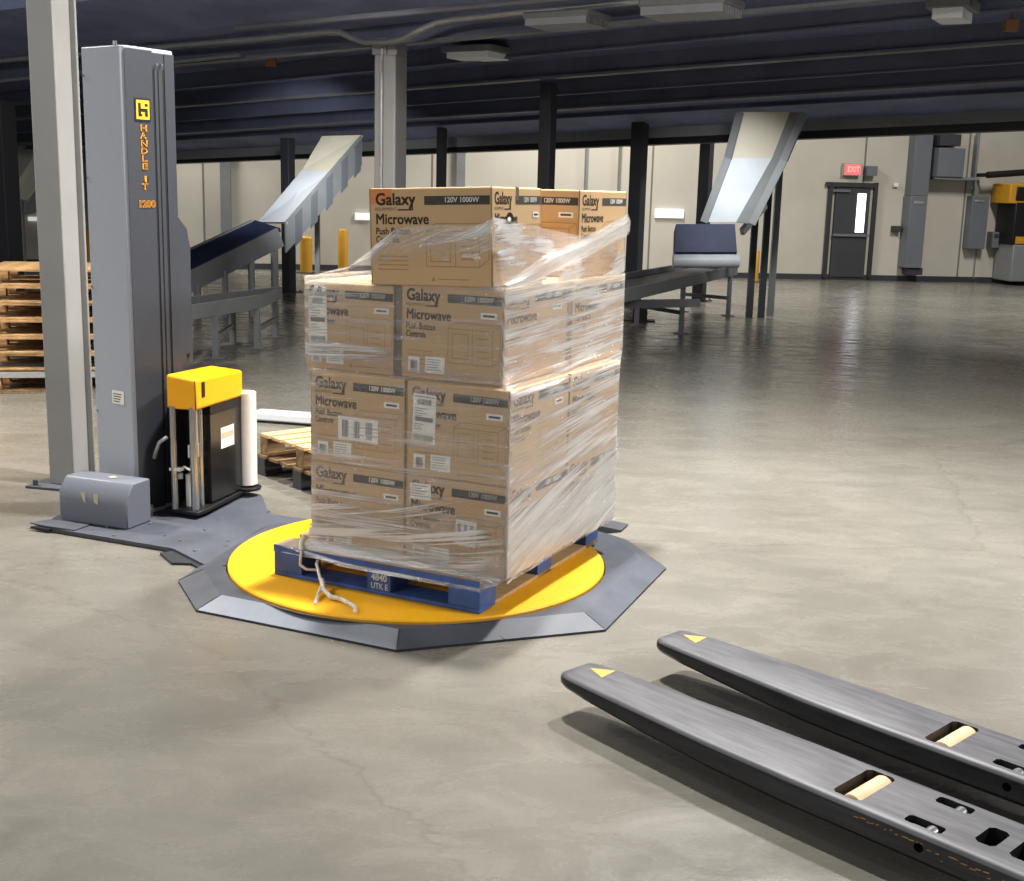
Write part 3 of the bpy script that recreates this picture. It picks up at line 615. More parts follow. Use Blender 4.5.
def sticker(par, X, x0, y0, x1, y1, kind, tilt=0):
    mb = MB(); cx, cy = (x0+x1)/2, (y0+y1)/2; Xs = X @ Matrix.Translation((cx, cy, .0018)) @ Matrix.Rotation(tilt, 4, 'Z'); w, h = x1-x0, y1-y0
    mb.add([Xs @ Vector(p) for p in ((-w/2,-h/2,-.0012),(w/2,-h/2,-.0012),(w/2,h/2,-.0012),(-w/2,h/2,-.0012),(-w/2,-h/2,0),(w/2,-h/2,0),(w/2,h/2,0),(-w/2,h/2,0))], [(0,3,2,1),(4,5,6,7),(0,1,5,4),(1,2,6,5),(2,3,7,6),(3,0,4,7)], 0)
    Z = Xs @ Matrix.Translation((0, 0, .0005)); rr = random.Random(int(x0*999)+int(y0*777))
    def bars(a0, b0, a1, b1, n=16):
        x = a0
        while x < a1:
            t = (a1-a0)/n*rr.uniform(.3, .9); rect(mb, Z, x, b0, min(x+t, a1), b1, 1); x += t+(a1-a0)/n*rr.uniform(.3, .8)
    if kind == 'barcode': bars(-w*.32, -h*.32, w*.32, h*.28); rect(mb, Z, -w*.3, -h*.42, w*.3, -h*.37, 1)
    elif kind == 'text':
        for k in range(5): rect(mb, Z, -w*.42, h*(.32-.16*k), -w*.42+w*rr.uniform(.45, .8), h*(.32-.16*k)+h*.035, 1)
    elif kind == 'small': rect(mb, Z, -w*.36, -h*.18, w*.36, h*.2, 1)
    elif kind == 'ship':
        bars(-w*.3, h*.28, w*.3, h*.40); rect(mb, Z, -w*.4, -h*.06, w*.4, h*.03, 2); bars(-w*.42, -h*.46, w*.42, -h*.33, 22)
        for k in range(4): rect(mb, Z, -w*.4, h*(.20-.05*k), -w*.4+w*rr.uniform(.25, .6), h*(.20-.05*k)+h*.012, 1)
        for k in range(3): rect(mb, Z, -w*.4, -h*(.12+.05*k), -w*.4+w*rr.uniform(.25, .6), -h*(.12+.05*k)+h*.012, 1); rect(mb, Z, -w*.42, h*.44, w*.42, h*.455, 1)
    elif kind == 'wide':
        for k in range(3): bars(-w*.4+k*w*.3, -h*.36, -w*.4+k*w*.3+w*.16, h*.36, 7)
    nm = {'barcode': 'barcode_label', 'text': 'address_label', 'small': 'size_label', 'ship': 'shipping_label', 'wide': 'shipping_label'}[kind]
    return obj(nm, mb.mesh(nm, [M['paper'], M['bar'], M['tape']]), None, par)
def carton(e1c, e2c, z, label, me=ME, rz=0, sc=(1, 1, 1)):
    o = bpy.data.objects.new('carton', me); C.objects.link(o); p = P3(e1c, e2c, z); o.location = p; o.rotation_euler = (0, 0, -PA+rz); o.scale = sc
    setp(o, label, 'carton', 'microwave cartons stacked on the pallet'); return o
z1, z2, z3, z4 = .2115, .2115+CH+.002, .2115+2*(CH+.002), .2115+3*(CH+.002)
FX_ = lambda: face_X((-CW/2, -CD/2, 0), (1, 0, 0))
def std_labels(o, small=True):
    sticker(o, FX_(), .035, .03, .088, .088, 'barcode'); sticker(o, FX_(), .115, .028, .205, .094, 'text')
    if small: sticker(o, FX_(), CW-.10, .262, CW-.028, .286, 'small')
def side_labels(o):
    X = face_X((CW/2, -CD/2, 0), (0, 1, 0)); sticker(o, X, CD-.14, .272, CD-.06, .296, 'small')
# layer positions along e1 (right box, left box) and e2 (front box, back box)
x_r, x_l = -.091+CW/2, -.091+CW*1.5+.008; y_f, y_b = .043+CD/2, .043+CD*1.5+.012
D3 = CD*1.08; x3r, x3l = -.024+CW/2, -.024+CW+.034+CW*.955/2; y3f, y3b = .105+D3/2, .105+D3*1.5+.050
c = carton(x_r, y_f, z1, 'brown microwave carton at the bottom, on the corner of the load nearest the forks'); std_labels(c); side_labels(c)
sticker(c, FX_(), .02, .285, .118, .352, 'text', .03).name = 'packing_label'; sticker(c, FX_(), .235, .12, .33, .225, 'wide', -.03)
c = carton(x_l, y_f, z1, 'brown microwave carton at the bottom left of the front, under white glare streaks in the film'); std_labels(c)
c = carton(x_r, y_b, z1, 'brown microwave carton at the bottom of the right side, behind the near corner carton'); std_labels(c)
carton(x_l, y_b, z1, 'brown microwave carton at the bottom, hidden behind the front left carton')
c = carton(x_r, y_f, z2, 'brown microwave carton in second layer with a tall white shipping label over its name'); std_labels(c); side_labels(c)
sticker(c, FX_(), .028, .135, .135, .335, 'ship', -.03)
c = carton(x_l, y_f, z2, 'brown microwave carton in second layer with a wide white label below its name, at left'); std_labels(c)
sticker(c, FX_(), .14, .105, .335, .205, 'wide', -.01)
c = carton(x_r, y_b, z2, 'brown microwave carton in second layer, on the right side behind the near corner carton'); std_labels(c)
carton(x_l, y_b, z2, 'brown microwave carton in second layer, hidden behind the front left carton')
c = carton(x3r, y3f, z3, 'brown microwave carton in third layer, right front, its whole name readable through film', sc=(1, 1.08, 1)); std_labels(c); side_labels(c)
c = carton(x3l, y3f, z3, 'brown microwave carton in third layer, left front, with a tall white shipping label', sc=(.955, 1.08, .957)); std_labels(c)
sticker(c, FX_(), .022, .105, .118, .335, 'ship', .02); sticker(c, FX_(), .06, .315, .10, .378, 'small', 1.35)
c = carton(x3r, y3b, z3, 'brown microwave carton in third layer, on the right side behind a dark gap', sc=(1, 1.08, 1)); std_labels(c)
carton(x3l, y3b, z3, 'brown microwave carton in third layer, hidden at the back left', sc=(.955, 1.08, .957))
AX, AY = .020+.555/2, .090+.44/2; DX, DY = .022+CW/2, .905+CD/2
c = carton(AX, AY, z4, 'brown microwave carton on top with an orange printed corner and a hand hole', me=MEo)
mb = MB(); mb.box((-.555/2, -.012, CH), (.555/2, .012, CH+.0008)); mb.box((.555/2, -.012, CH-.05), (.555/2+.0008, .012, CH)); obj('tape', mb.mesh('tape', [M['tape']]), None, c)
X = face_X((.555/2, -.22, 0), (0, 1, 0)); sticker(c, X, .36, .265, .41, .287, 'small')
c.rotation_euler = (0, R(-2.0), -PA); c.location = c.location+Vector((0, 0, -.006))
c = carton(DX, DY, z4, 'brown microwave carton on top at the back right, standing behind a gap'); std_labels(c, True)
# grey tape strips over the carton gaps of the third layer
xg = -.024+CW+.017
mb = MB(); mb.box((xg-.013, .108, z3), (xg+.013, .113, z3+CH-.022), 0, PXm)
o = obj('edge_strip', mb, M['tape'], origin=tuple(P3(xg, .11, z3))); setp(o, 'dark grey strip in the gap between the two front cartons of the third layer', 'edge strip', 'grey strips between third layer cartons')
mb = MB(); mb.box((-.012, .105+D3+.012, z3), (-.006, .105+D3+.038, z3+CH-.012), 0, PXm)
o = obj('edge_strip', mb, M['tape'], origin=tuple(P3(-.01, .105+D3+.02, z3))); setp(o, 'dark grey strip in the gap between the right side cartons of the third layer', 'edge strip', 'grey strips between third layer cartons')

# ================================================================== STRETCH WRAP
sw = empty('stretch_wrap', P3(.4, .6, .2)); setp(sw, 'clear plastic stretch wrap pulled around the cartons, with a loose tail', 'stretch wrap')
def film_obj(name, rows, mm, uvs, dens, smooth=True):
    """rows: list of equal-length lists of world points; uvs and dens the same shape"""
    nr, nc = len(rows), len(rows[0]); vs = [p for r_ in rows for p in r_]
    X = world_loc(sw).inverted(); me = bpy.data.meshes.new(name)
    me.from_pydata([tuple(X @ p) for p in vs], [], [(i*nc+k, i*nc+k+1, (i+1)*nc+k+1, (i+1)*nc+k) for i in range(nr-1) for k in range(nc-1)])
    me.materials.append(mm); uvl = me.uv_layers.new(name='pull')
    flat = [u for r_ in uvs for u in r_]; fd = [u for r_ in dens for u in r_]
    for lp in me.loops: uvl.data[lp.index].uv = flat[lp.vertex_index]
    at = me.attributes.new('dens', 'FLOAT', 'POINT')
    for i, d in enumerate(fd): at.data[i].value = d
    if smooth: me.polygons.foreach_set('use_smooth', [True]*len(me.polygons))
    me.update(); o = bpy.data.objects.new(name, me); C.objects.link(o); o.parent = sw; return o
def perim(x0, x1, y0, y1, n=26, r=.012):
    """rounded rectangle in pallet coordinates, from the back right corner round the right side, front, left, back"""
    pts = []
    cs = [(x0, y1), (x0, y0), (x1, y0), (x1, y1), (x0, y1)]
    for (ax, ay), (bx_, by_) in zip(cs[:-1], cs[1:]):
        L = math.hypot(bx_-ax, by_-ay)
        for k in range(n): f = (r+(L-2*r)*k/(n-1))/L; pts.append((ax+(bx_-ax)*f, ay+(by_-ay)*f))
    pts.append(pts[0]); return pts
rng = random.Random(3)
def noise1(x): return math.sin(x*7.1+1)*.5+math.sin(x*17.3+2)*.3+math.sin(x*41.7)*.2
g = .006
levels = []   # (z, x0, x1, y0, y1, dens)
L12 = (-.091-g, -.091+2*CW+.008+g, .043-g, .043+2*CD+.012+g); L3 = (-.024-g, -.024+CW+.034+CW*.955+g, .105-g, .105+2*D3+.050+g)
levels += [(.178, -.01, .99, -.006, 1.21, 1.7), (.196, -.06, .965, .006, 1.20, 1.9), (.225, *L12, 1.6), (.30, *L12, 1.7), (.40, *L12, 1.5), (.50, *L12, .95), (.592, *L12, .8), (.60, *L12, 1.1), (.70, *L12, .75), (.85, *L12, .7), (.945, *L12, .7), (.972, *L12, .6),
           (1.0, *L3, .6), (1.03, *L3, .9), (1.10, *L3, .8), (1.25, *L3, .8), (1.33, *L3, .9), (1.367, *L3, 1.5)]
rows, uvs, dens = [], [], []
for (z, x0, x1, y0, y1, dn) in levels:
    pp = perim(x0, x1, y0, y1); row, ur, dr = [], [], []; s_ = 0
    for i, (a_, b_) in enumerate(pp):
        if i: s_ += math.hypot(a_-pp[i-1][0], b_-pp[i-1][1])
        side = min(i//26, 3); zz = z
        w = .0022*noise1(s_*9+z*31)
        if side == 0: nx = (-w, 0)
        elif side == 1: nx = (0, -w)
        elif side == 2: nx = (w, 0)
        else: nx = (0, w)
        # right side: the lowest film layer rises towards the back
        row.append(P3(a_+nx[0], b_+nx[1], zz)); sk = .22 if side == 0 else (-.05 if side == 1 else .05)
        fr_ = (i % 26)/25
        ur.append((s_, z+(fr_*(.05+.30*max(0, 1-z/.9)) if side == 0 else (.02*fr_ if side == 1 else 0))))
        d_ = dn
        if side == 0: d_ *= 2.3
        if side == 1 and z < .52: d_ *= .55+1.1*max(0, fr_-.15)  # film whiter low at the left, glare put into its density
        if side == 1 and 1.0 < z < 1.12: d_ *= .7+1.5*max(0, fr_-.5)  # same painted glare along the foot of the third layer
        if i % 26 in (0, 25): d_ *= 1.5
        dr.append(d_)
    rows.append(row); uvs.append(ur); dens.append(dr)
film_obj('film_sheet', rows, M['film'], uvs, dens)
# second layer of film wound low on the right side: its upper edge climbs towards the back
rows, uvs, dens = [], [], []
for j in range(9):
    row, ur, dr = [], [], []
    for i in range(31):
        f = i/30; top = .36+.24*f; bot = .205+.01*f; z = bot+(top-bot)*j/8
        row.append(P3(L12[0]-.004-.002*noise1(z*40+f*3), L12[2]+(L12[3]-L12[2])*f, z)); ur.append((f*1.14, z-.30*f)); dr.append(1.25+.25*noise1(f*5+z*9))
    rows.append(row); uvs.append(ur); dens.append(dr)
film_obj('film_overlap', rows, M['film'], uvs, dens)
# tent over the ledge of the third layer: front
def A_front(u, v): return on_plane(u, v, P3(.3, .082, 0), e2)
def R_side(u, v): return on_plane(u, v, P3(.012, .3, 0), e1)
Atop = [(.0, P3(.968, .100, 1.369))]
up = [P3(.945, .100, 1.352), P3(.80, .095, 1.352).lerp(A_front(371, 252), .55), A_front(369.5, 250), A_front(395, 229), A_front(412, 226), A_front(449, 225), A_front(475, 226), A_front(492, 219)]
us = [0, .22, .40, .52, .60, .76, .88, 1]
def samp(pts, ks, t):
    for i in range(len(ks)-1):
        if t <= ks[i+1]+1e-9:
            f = (t-ks[i])/(ks[i+1]-ks[i]); return pts[i].lerp(pts[i+1], f)
    return pts[-1]
rows, uvs, dens = [], [], []
for j in range(15):
    row, ur, dr = [], [], []; f = j/14
    for i in range(41):
        t = i/40; lo = P3(.945-(.945+.018)*t, .098, 1.350+.017*min(1, t*2)); hi = samp(up, us, t)
        p = lo.lerp(hi, f); p = p-e2*.004*noise1(t*5+f*4)
        # strands fan out of the left corner
        dx = t*.98; dz = f*.36*min(1, t*2); ang = math.atan2(dz, dx+.02)
        row.append(p); ur.append((math.hypot(dx, dz), ang*.75))
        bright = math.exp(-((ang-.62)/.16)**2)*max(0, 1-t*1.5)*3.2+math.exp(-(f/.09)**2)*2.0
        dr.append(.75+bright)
    rows.append(row); uvs.append(ur); dens.append(dr)
film_obj('film_tent', rows, M['filmtent'], uvs, dens)
# right side: sheet from the third layer's edge up to cartons and across the gap between them
upR = [R_side(492.5, 217), R_side(530, 225), R_side(543, 228), R_side(581, 236), R_side(600, 231), R_side(627, 213)]
usR = [0, .30, .37, .62, .76, 1]
rows, uvs, dens = [], [], []
for j in range(13):
    row, ur, dr = [], [], []; f = j/12
    for i in range(41):
        t = i/40; lo = P3(-.020, .099+1.267*t, 1.367); hi = samp(upR, usR, t); p = lo.lerp(hi, f)+e1*(.003*noise1(t*6+f*5)-(.0 if f < .05 else .0))
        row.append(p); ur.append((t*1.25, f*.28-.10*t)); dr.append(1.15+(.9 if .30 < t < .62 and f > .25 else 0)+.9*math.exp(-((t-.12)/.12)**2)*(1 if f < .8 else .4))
    rows.append(row); uvs.append(ur); dens.append(dr)
film_obj('film_gap_sheet', rows, M['filmtent'], uvs, dens)
# bunched band climbing from the near corner of the third layer to the back carton
def band(name, lo, hi, nseg, off, mm, dn, sag=0):
    rows, uvs, dens = [], [], []
    for j in range(9):
        row, ur, dr = [], [], []; f = j/8
        for i in range(nseg+1):
            t = i/nseg; a_ = samp(lo, [k/(len(lo)-1) for k in range(len(lo))], t); b_ = samp(hi, [k/(len(hi)-1) for k in range(len(hi))], t)
            bul = math.sin(math.pi*f)*.012+off; row.append(a_.lerp(b_, f)-e1*bul+e1*.003*noise1(f*9+t*2)); ur.append((t, f*.5)); dr.append(dn*(.45+.9*math.sin(math.pi*f)))
        rows.append(row); uvs.append(ur); dens.append(dr)
    return film_obj(name, rows, mm, uvs, dens)
def R2(u, v, o=.02): return on_plane(u, v, P3(-o, .3, 0), e1)
band('film_band', [R2(504, 288.5), R2(522, 288), R2(552, 274), R2(582, 259), R2(604, 247), R2(627, 235)], [R2(502, 284), R2(514, 276), R2(546, 254), R2(582, 238), R2(604, 226), R2(627, 213)], 30, .006, M['filmband'], 1.0)
# fan of white strands on the bottom cartons, painting lamp glare into the film
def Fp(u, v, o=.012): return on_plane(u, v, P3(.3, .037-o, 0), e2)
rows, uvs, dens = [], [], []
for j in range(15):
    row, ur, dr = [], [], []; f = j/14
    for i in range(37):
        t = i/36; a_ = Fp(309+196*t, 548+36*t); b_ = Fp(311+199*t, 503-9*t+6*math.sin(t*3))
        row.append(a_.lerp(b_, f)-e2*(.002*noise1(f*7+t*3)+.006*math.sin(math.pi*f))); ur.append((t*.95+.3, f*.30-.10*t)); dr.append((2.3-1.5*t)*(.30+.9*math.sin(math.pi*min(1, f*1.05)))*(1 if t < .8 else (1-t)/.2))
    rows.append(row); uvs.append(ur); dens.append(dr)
film_obj('film_glare_strands', rows, M['filmglare'], uvs, dens)
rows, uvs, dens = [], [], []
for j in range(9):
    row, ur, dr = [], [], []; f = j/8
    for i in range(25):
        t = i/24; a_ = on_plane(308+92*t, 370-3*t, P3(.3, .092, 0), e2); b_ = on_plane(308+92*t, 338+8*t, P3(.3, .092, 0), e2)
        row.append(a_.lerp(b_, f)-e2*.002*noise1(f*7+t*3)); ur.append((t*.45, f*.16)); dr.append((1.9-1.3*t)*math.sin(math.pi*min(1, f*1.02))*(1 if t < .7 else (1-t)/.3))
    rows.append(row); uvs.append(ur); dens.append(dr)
film_obj('film_glare_strands', rows, M['filmglare'], uvs, dens)  # second patch of white streaks, painted glints on the third layer
# skirt stretched from the pallet's left end to the cartons, along the front edge
rows, uvs, dens = [], [], []
for j in range(6):
    row, ur, dr = [], [], []; f = j/5
    for i in range(31):
        t = i/30; a_ = P3(.99-1.0*t, -.012, .212-.045*min(1, t*3)); b_ = P3(.90-.985*t, .030, .245-.02*t)
        row.append(a_.lerp(b_, f)); ur.append((t, f*.2)); dr.append(.95-.5*t)
    rows.append(row); uvs.append(ur); dens.append(dr)
film_obj('film_skirt', rows, M['filmband'], uvs, dens)
# film bunched at the pallet's left end and the twisted tail lying on the turntable
M['filmrope'] = mat('twisted_film', (236, 233, 224), .3, scale=60, rgb2=(205, 198, 184), bump=.5, detail=6)
def rope(name, pts, r0, seg=6, par=sw):
    P = []; 
    for i in range(len(pts)-1):
        for k in range(seg): P.append(Vector(pts[i]).lerp(Vector(pts[i+1]), k/seg))
    P.append(Vector(pts[-1])); mb = MB()
    mb.tube(P, [r0*(1+.35*noise1(i*.9))*(1 if i < len(P)-1 else .6) for i in range(len(P))], 9); return obj(name, mb, M['filmrope'], par, smooth=True)
gz = .072
T0 = on_plane(323, 576, P3(0, -.05, 0), e2); 
rope('film_tail', [P3(.80, .05, .19), P3(.79, -.002, .155), ground(322, 585, .10), ground(319, 592, .086), ground(316, 601, gz+.006), ground(315, 604, gz+.004)], .007)
rope('film_tail', [ground(322, 580, .115), ground(324, 590, .09), ground(331, 597, gz+.012), ground(341, 599, gz+.010), ground(350, 604, gz+.008), ground(355, 607, gz+.008), ground(355, 612, gz+.006)], .0095)
rope('film_tail', [P3(.86, -.012, .205), P3(.865, -.014, .17), P3(.87, -.01, .14), P3(.84, -.008, .125), P3(.80, .02, .12)], .006)
rope('film_tail', [P3(.875, .030, .262), P3(.878, .015, .235), P3(.87, .0, .214), P3(.862, -.010, .205)], .010)

# ================================================================== PALLET TRUCK FORKS
fd = Vector((.692, -.722, 0)).normalized(); fn = Vector((.722, .692, 0)).normalized(); FO = Vector((.201, 3.883, 0)); ZF = .15
FM = Matrix(((fd.x, fn.x, 0, FO.x), (fd.y, fn.y, 0, FO.y), (0, 0, 1, 0), (0, 0, 0, 1)))
pt = empty('pallet_truck', FM @ Vector((2.3, .35, 0)), math.atan2(-.722, .692)); setp(pt, 'dark scuffed pallet truck with two long steel forks reaching in from the lower right', 'pallet truck')
def sec(c, w, zt_, zb, r=.020, n=4):
    """rounded-top fork cross-section"""
    pts = [(c-w/2+.012, zb), (c-w/2, zb+.014)]
    for k in range(n+1): a_ = math.pi-(math.pi/2)*k/n; pts.append((c-w/2+r+r*math.cos(a_), zt_-r+r*math.sin(a_)))
    for k in range(n+1): a_ = math.pi/2-(math.pi/2)*k/n; pts.append((c+w/2-r+r*math.cos(a_), zt_-r+r*math.sin(a_)))
    pts += [(c+w/2, zb+.014), (c+w/2-.012, zb)]; return pts
def fork(off, far):
    st = [(-.046, .087, .115, ZF-.014, ZF-.034), (-.042, .087, .135, ZF-.006, ZF-.042), (-.030, .087, .158, ZF-.001, ZF-.046), (-.008, .087, .176, ZF, ZF-.048), (.02, .087, .184, ZF, ZF-.050), (.10, .086, .196, ZF, ZF-.058), (.35, .084, .226, ZF, ZF-.072), (.62, .081, .256, ZF, ZF-.082),
          (.9, .079, .266, ZF, ZF-.086), (1.6, .079, .266, ZF, ZF-.086), (2.35, .079, .266, ZF, ZF-.086)]
    mb = MB(); k = None; vs = []; fs = []
    for s_, c_, w, zt_, zb in st:
        q = sec(c_+off, w, zt_, zb, r=min(.020, (zt_-zb)*.45)); k = len(q); vs += [FM @ Vector((s_, y, z)) for y, z in q]
    n_ = len(st)
    for i in range(n_-1):
        for j in range(k): fs.append((i*k+j, i*k+(j+1)%k, (i+1)*k+(j+1)%k, (i+1)*k+j))
    fs += [list(range(k))[::-1], [(n_-1)*k+j for j in range(k)]]
    mb.add(vs, fs, 0); o = obj('fork', mb, [M['fork'], M['forkside']], pt)
    me = o.data
    # cut the roller window, slots and access holes
    cut = MB()
    def hole(s0, s1, y0, y1, z0=ZF-.075, ch=.012):
        cut.prism([(s0+ch, y0), (s1-ch, y0), (s1, y0+ch), (s1, y1-ch), (s1-ch, y1), (s0+ch, y1), (s0, y1-ch), (s0, y0+ch)], z0, ZF+.05, 0, FM)
    hole(1.035, 1.122, -.022+off, .175+off); hole(1.248, 1.352, -.020+off, .022+off, ch=.008); hole(1.252, 1.354, .138+off, .178+off, ch=.008)
    hole(1.42, 1.475, .022+off, .125+off); hole(1.512, 1.58, .018+off, .125+off)
    p0 = FM @ Vector((1.315, -.08+off, ZF-.040)); p1 = FM @ Vector((1.315, -.02+off, ZF-.040)); cut.tube([p0, p1], .0135, 18)
    co = obj('cutter', cut, M['slot'], pt); bo = o.modifiers.new('cut', 'BOOLEAN'); bo.object = co; bo.operation = 'DIFFERENCE'; bo.solver = 'EXACT'
    bpy.context.view_layer.update(); dg = bpy.context.evaluated_depsgraph_get(); nm = bpy.data.meshes.new_from_object(o.evaluated_get(dg))
    o.modifiers.clear(); o.data = nm; bpy.data.objects.remove(co)
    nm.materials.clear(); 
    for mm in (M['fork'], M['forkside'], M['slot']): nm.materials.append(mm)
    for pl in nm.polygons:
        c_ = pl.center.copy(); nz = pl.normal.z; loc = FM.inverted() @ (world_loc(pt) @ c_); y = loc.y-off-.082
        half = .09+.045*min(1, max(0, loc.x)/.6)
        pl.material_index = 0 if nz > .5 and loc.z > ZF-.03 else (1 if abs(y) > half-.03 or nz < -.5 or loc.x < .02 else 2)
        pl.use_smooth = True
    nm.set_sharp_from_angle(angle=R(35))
    # parts in and on the fork
    a_ = FM @ Vector((1.090, -.010+off, ZF-.032)); b_ = FM @ Vector((1.090, .166+off, ZF-.032)); mb = MB(); mb.tube([a_, a_.lerp(b_, .02), a_.lerp(b_, .98), b_], [.028, .034, .034, .028], 28)
    r_ = obj('entry_roller', mb, M['tan'], o, smooth=True); r_['label'] = 'tan polyurethane roller'
    for y in (.001, .158): mb = MB(); mb.tube([FM @ Vector((1.318, y-.015+off, ZF-.022)), FM @ Vector((1.318, y+.015+off, ZF-.022))], .019, 16); mb.box((1.262, y-.009+off, ZF-.05), (1.33, y+.009+off, ZF-.016), 0, FM); obj('linkage', mb, M['steel'], o, smooth=True)
    mb = MB(); mb.tube([FM @ Vector((1.445, .025+off, ZF-.05)), FM @ Vector((1.445, .122+off, ZF-.05))], .013, 12); obj('axle', mb, M['forkside'], o, smooth=True); mb = MB(); mb.tube([FM @ Vector((1.55, .022+off, ZF-.04)), FM @ Vector((1.55, .12+off, ZF-.04))], .018, 12); obj('axle', mb, M['forkside'], o, smooth=True)
    for x in (1.53, 1.63): mb = MB(); mb.tube([FM @ Vector((x, -.01+off, .042)), FM @ Vector((x, .17+off, .042))], .042, 24); obj('load_wheel', mb, M['slot'], o, smooth=True)
    mb = MB(); z = ZF+.0008; t = [(.006, .114), (.078, .162), (.088, .082)]
    mb.add([FM @ Vector((x, y+off, z)) for x, y in t], [(0, 1, 2)], 0); d_ = obj('arrow_decal', mb, M['decal'], o); d_['label'] = 'small orange triangle'
    if not far:
        mb = MB(); rr = random.Random(5)
        for k_ in range(26):
            s_ = 1.12+k_*.018+rr.uniform(0, .008); w = rr.uniform(.004, .018); zz = ZF-.026-rr.uniform(0, .006) if k_ < 12 else ZF-.030-rr.uniform(0, .022)
            mb.add([FM @ Vector((s_+dx, .079-.133-.0006+off, zz+dz)) for dx, dz in ((0, 0), (w, .001), (w*1.1, rr.uniform(.002, .005)), (w*.2, .003))], [(0,1,2,3)], 0)
        obj('paint_wear', mb, M['rust'], o)
    return o
fork(0, False); fork(.503, True)
mb = MB(); mb.box((2.30, -.06, .05), (2.62, .72, .50), 0, FM); obj('battery_body', mb, M['forkside'], pt, bevel=.02)
for y in (.05, .60): mb = MB(); mb.tube([FM @ Vector((2.48, y-.04, .09)), FM @ Vector((2.48, y+.04, .09))], .09, 28); obj('drive_wheel', mb, M['slot'], pt, smooth=True)

# ================================================================== BACKGROUND THINGS
_pm = {}
def pallet_at(name, loc, rz, L, W_, top, blk, label, group=None, h=.14):
    o = empty(name, loc, rz); setp(o, label, 'pallet', group)
    def part(nm, lo, hi, mm):
        d = tuple(round(hi[i]-lo[i], 4) for i in range(3)); key = (nm, d, mm.name)
        if key not in _pm:
            mb = MB(); mb.box((-d[0]/2, -d[1]/2, -d[2]/2), (d[0]/2, d[1]/2, d[2]/2)); _pm[key] = mb.mesh(nm, [mm])
        q = bpy.data.objects.new(nm, _pm[key]); C.objects.link(q); q.parent = o; q.location = [(lo[i]+hi[i])/2 for i in range(3)]
    for i in range(7): w = .105; y = -W_/2+i*(W_-w)/6; part('deck_board', (-L/2, y, h-.018), (L/2, y+w, h), top)
    for y in (-W_/2, -.045, W_/2-.09):
        for x in (-L/2, -.06, L/2-.12): part('block', (x, y, .018), (x+.12, y+.09, h-.018), blk)
    for y in (-W_/2, -.05, W_/2-.1): part('bottom_board', (-L/2, y, 0), (L/2, y+.1, .018), blk)
    return o
# stack at far left: seven pallets, a wire deck above the lowest
ps = ground(25, 400, 0); rz0 = R(12)
ords = ['lowest', 'second lowest', 'third lowest', 'middle', 'third highest', 'second highest', 'highest']
z = 0
for k in range(7):
    j = random.Random(k*3+1); dx, dy = j.uniform(-.03, .03), j.uniform(-.03, .03)
    c = Vector((-3.86, 10.6, 0))
    pallet_at('wooden_pallet', (c.x+dx, c.y+dy, z), rz0+j.uniform(-.06, .06), 1.2, 1.0, M['woodstack'], M['woodstack'], 'tan wooden pallet, %s in the stack behind the left column' % (ords[k] if k else 'lowest, under the wire deck,'), 'pallets stacked behind the left column', h=.136)
    z += .138
    if k == 0:
        mb = MB(); X = Matrix.Translation((c.x-.05, c.y-.05, z)) @ Matrix.Rotation(rz0, 4, 'Z'); z += .05
        for i in range(30): mb.box((-.62+i*.0425, -.55, .02), (-.612+i*.0425, .55, .03), 0, X)
        for i in range(26): mb.box((-.63, -.55+i*.0435, .028), (.63, -.542+i*.0435, .036), 0, X)
        for y in (-.56, 0, .55): mb.box((-.63, y, 0), (.63, y+.02, .045), 0, X)
        o = obj('wire_deck', mb, M['conduit'], origin=(c.x, c.y, z-.05)); setp(o, 'grey wire mesh deck lying on the lowest pallet of the left stack', 'wire deck')
# things half hidden between film roll and load
p = ground(252, 477, 0)
for k in range(2):
    pallet_at('wooden_pallet', (p.x+.76+.02*k, p.y+.10, .128*k), R(40), 1.15, .95, M['woodbrown'] if k == 0 else M['woodtop'], M['coldark'] if k == 0 else M['woodbrown'], ['dark weathered pallet on the floor between the film roll and the load', 'tan pallet lying on the dark weathered one behind the film roll'][k], None, h=.126)
p0, p1 = ground(256, 414, .05), ground(390, 424, .05); mb = MB(); mb.bar(p0, p1, .16, .06); mb.bar(p0+Vector((.02,0,-.035)), p1+Vector((0,0,-.035)), .06, .03)
dv = (p1-p0).normalized(); mb.add([], [], 0)
o = obj('steel_fork', mb, M['chute'], origin=tuple(p0-Vector((0,0,.05))), bevel=.01); setp(o, 'pale steel fork blade lying low on the floor behind the film roll', 'fork blade')

# ---- left chute and inclined conveyor
def sheet(mb, q, t, mi): n_ = (Vector(q[1])-Vector(q[0])).cross(Vector(q[3])-Vector(q[0])); n_ = n_ if n_.dot(EYE-Vector(q[0])) > 0 else -n_; mb.slab(q, t, n_, mi)
lc = empty('chute', at_depth(300, 260, 17.5)-Vector((0, 0, at_depth(300, 260, 17.5).z))); setp(lc, 'pale steel chute with dark ribs sloping down from the ceiling, left of the load', 'chute')
D = lambda u, v, y: at_depth(u, v, y)
top0, top1, mid0, mid1, bot0, bot1 = D(322, 136, 18.6), D(362, 135, 18.2), D(302, 170, 18.3), D(330, 172, 17.9), D(258, 222, 17.6), D(286, 222, 17.1)
mb = MB(); sheet(mb, [mid0, mid1, top1, top0], .03, 0); obj('upper_slide', mb, M['chutebeige'], lc)
mb = MB(); sheet(mb, [bot0, bot1, mid1, mid0], .03, 0); obj('lower_slide', mb, M['chute'], lc)
dn = Vector((0, 0, -.42))
mb = MB(); sheet(mb, [bot1+dn, top1+dn, top1, bot1], .03, 0)
obj('side_panel', mb, M['frame'], lc)
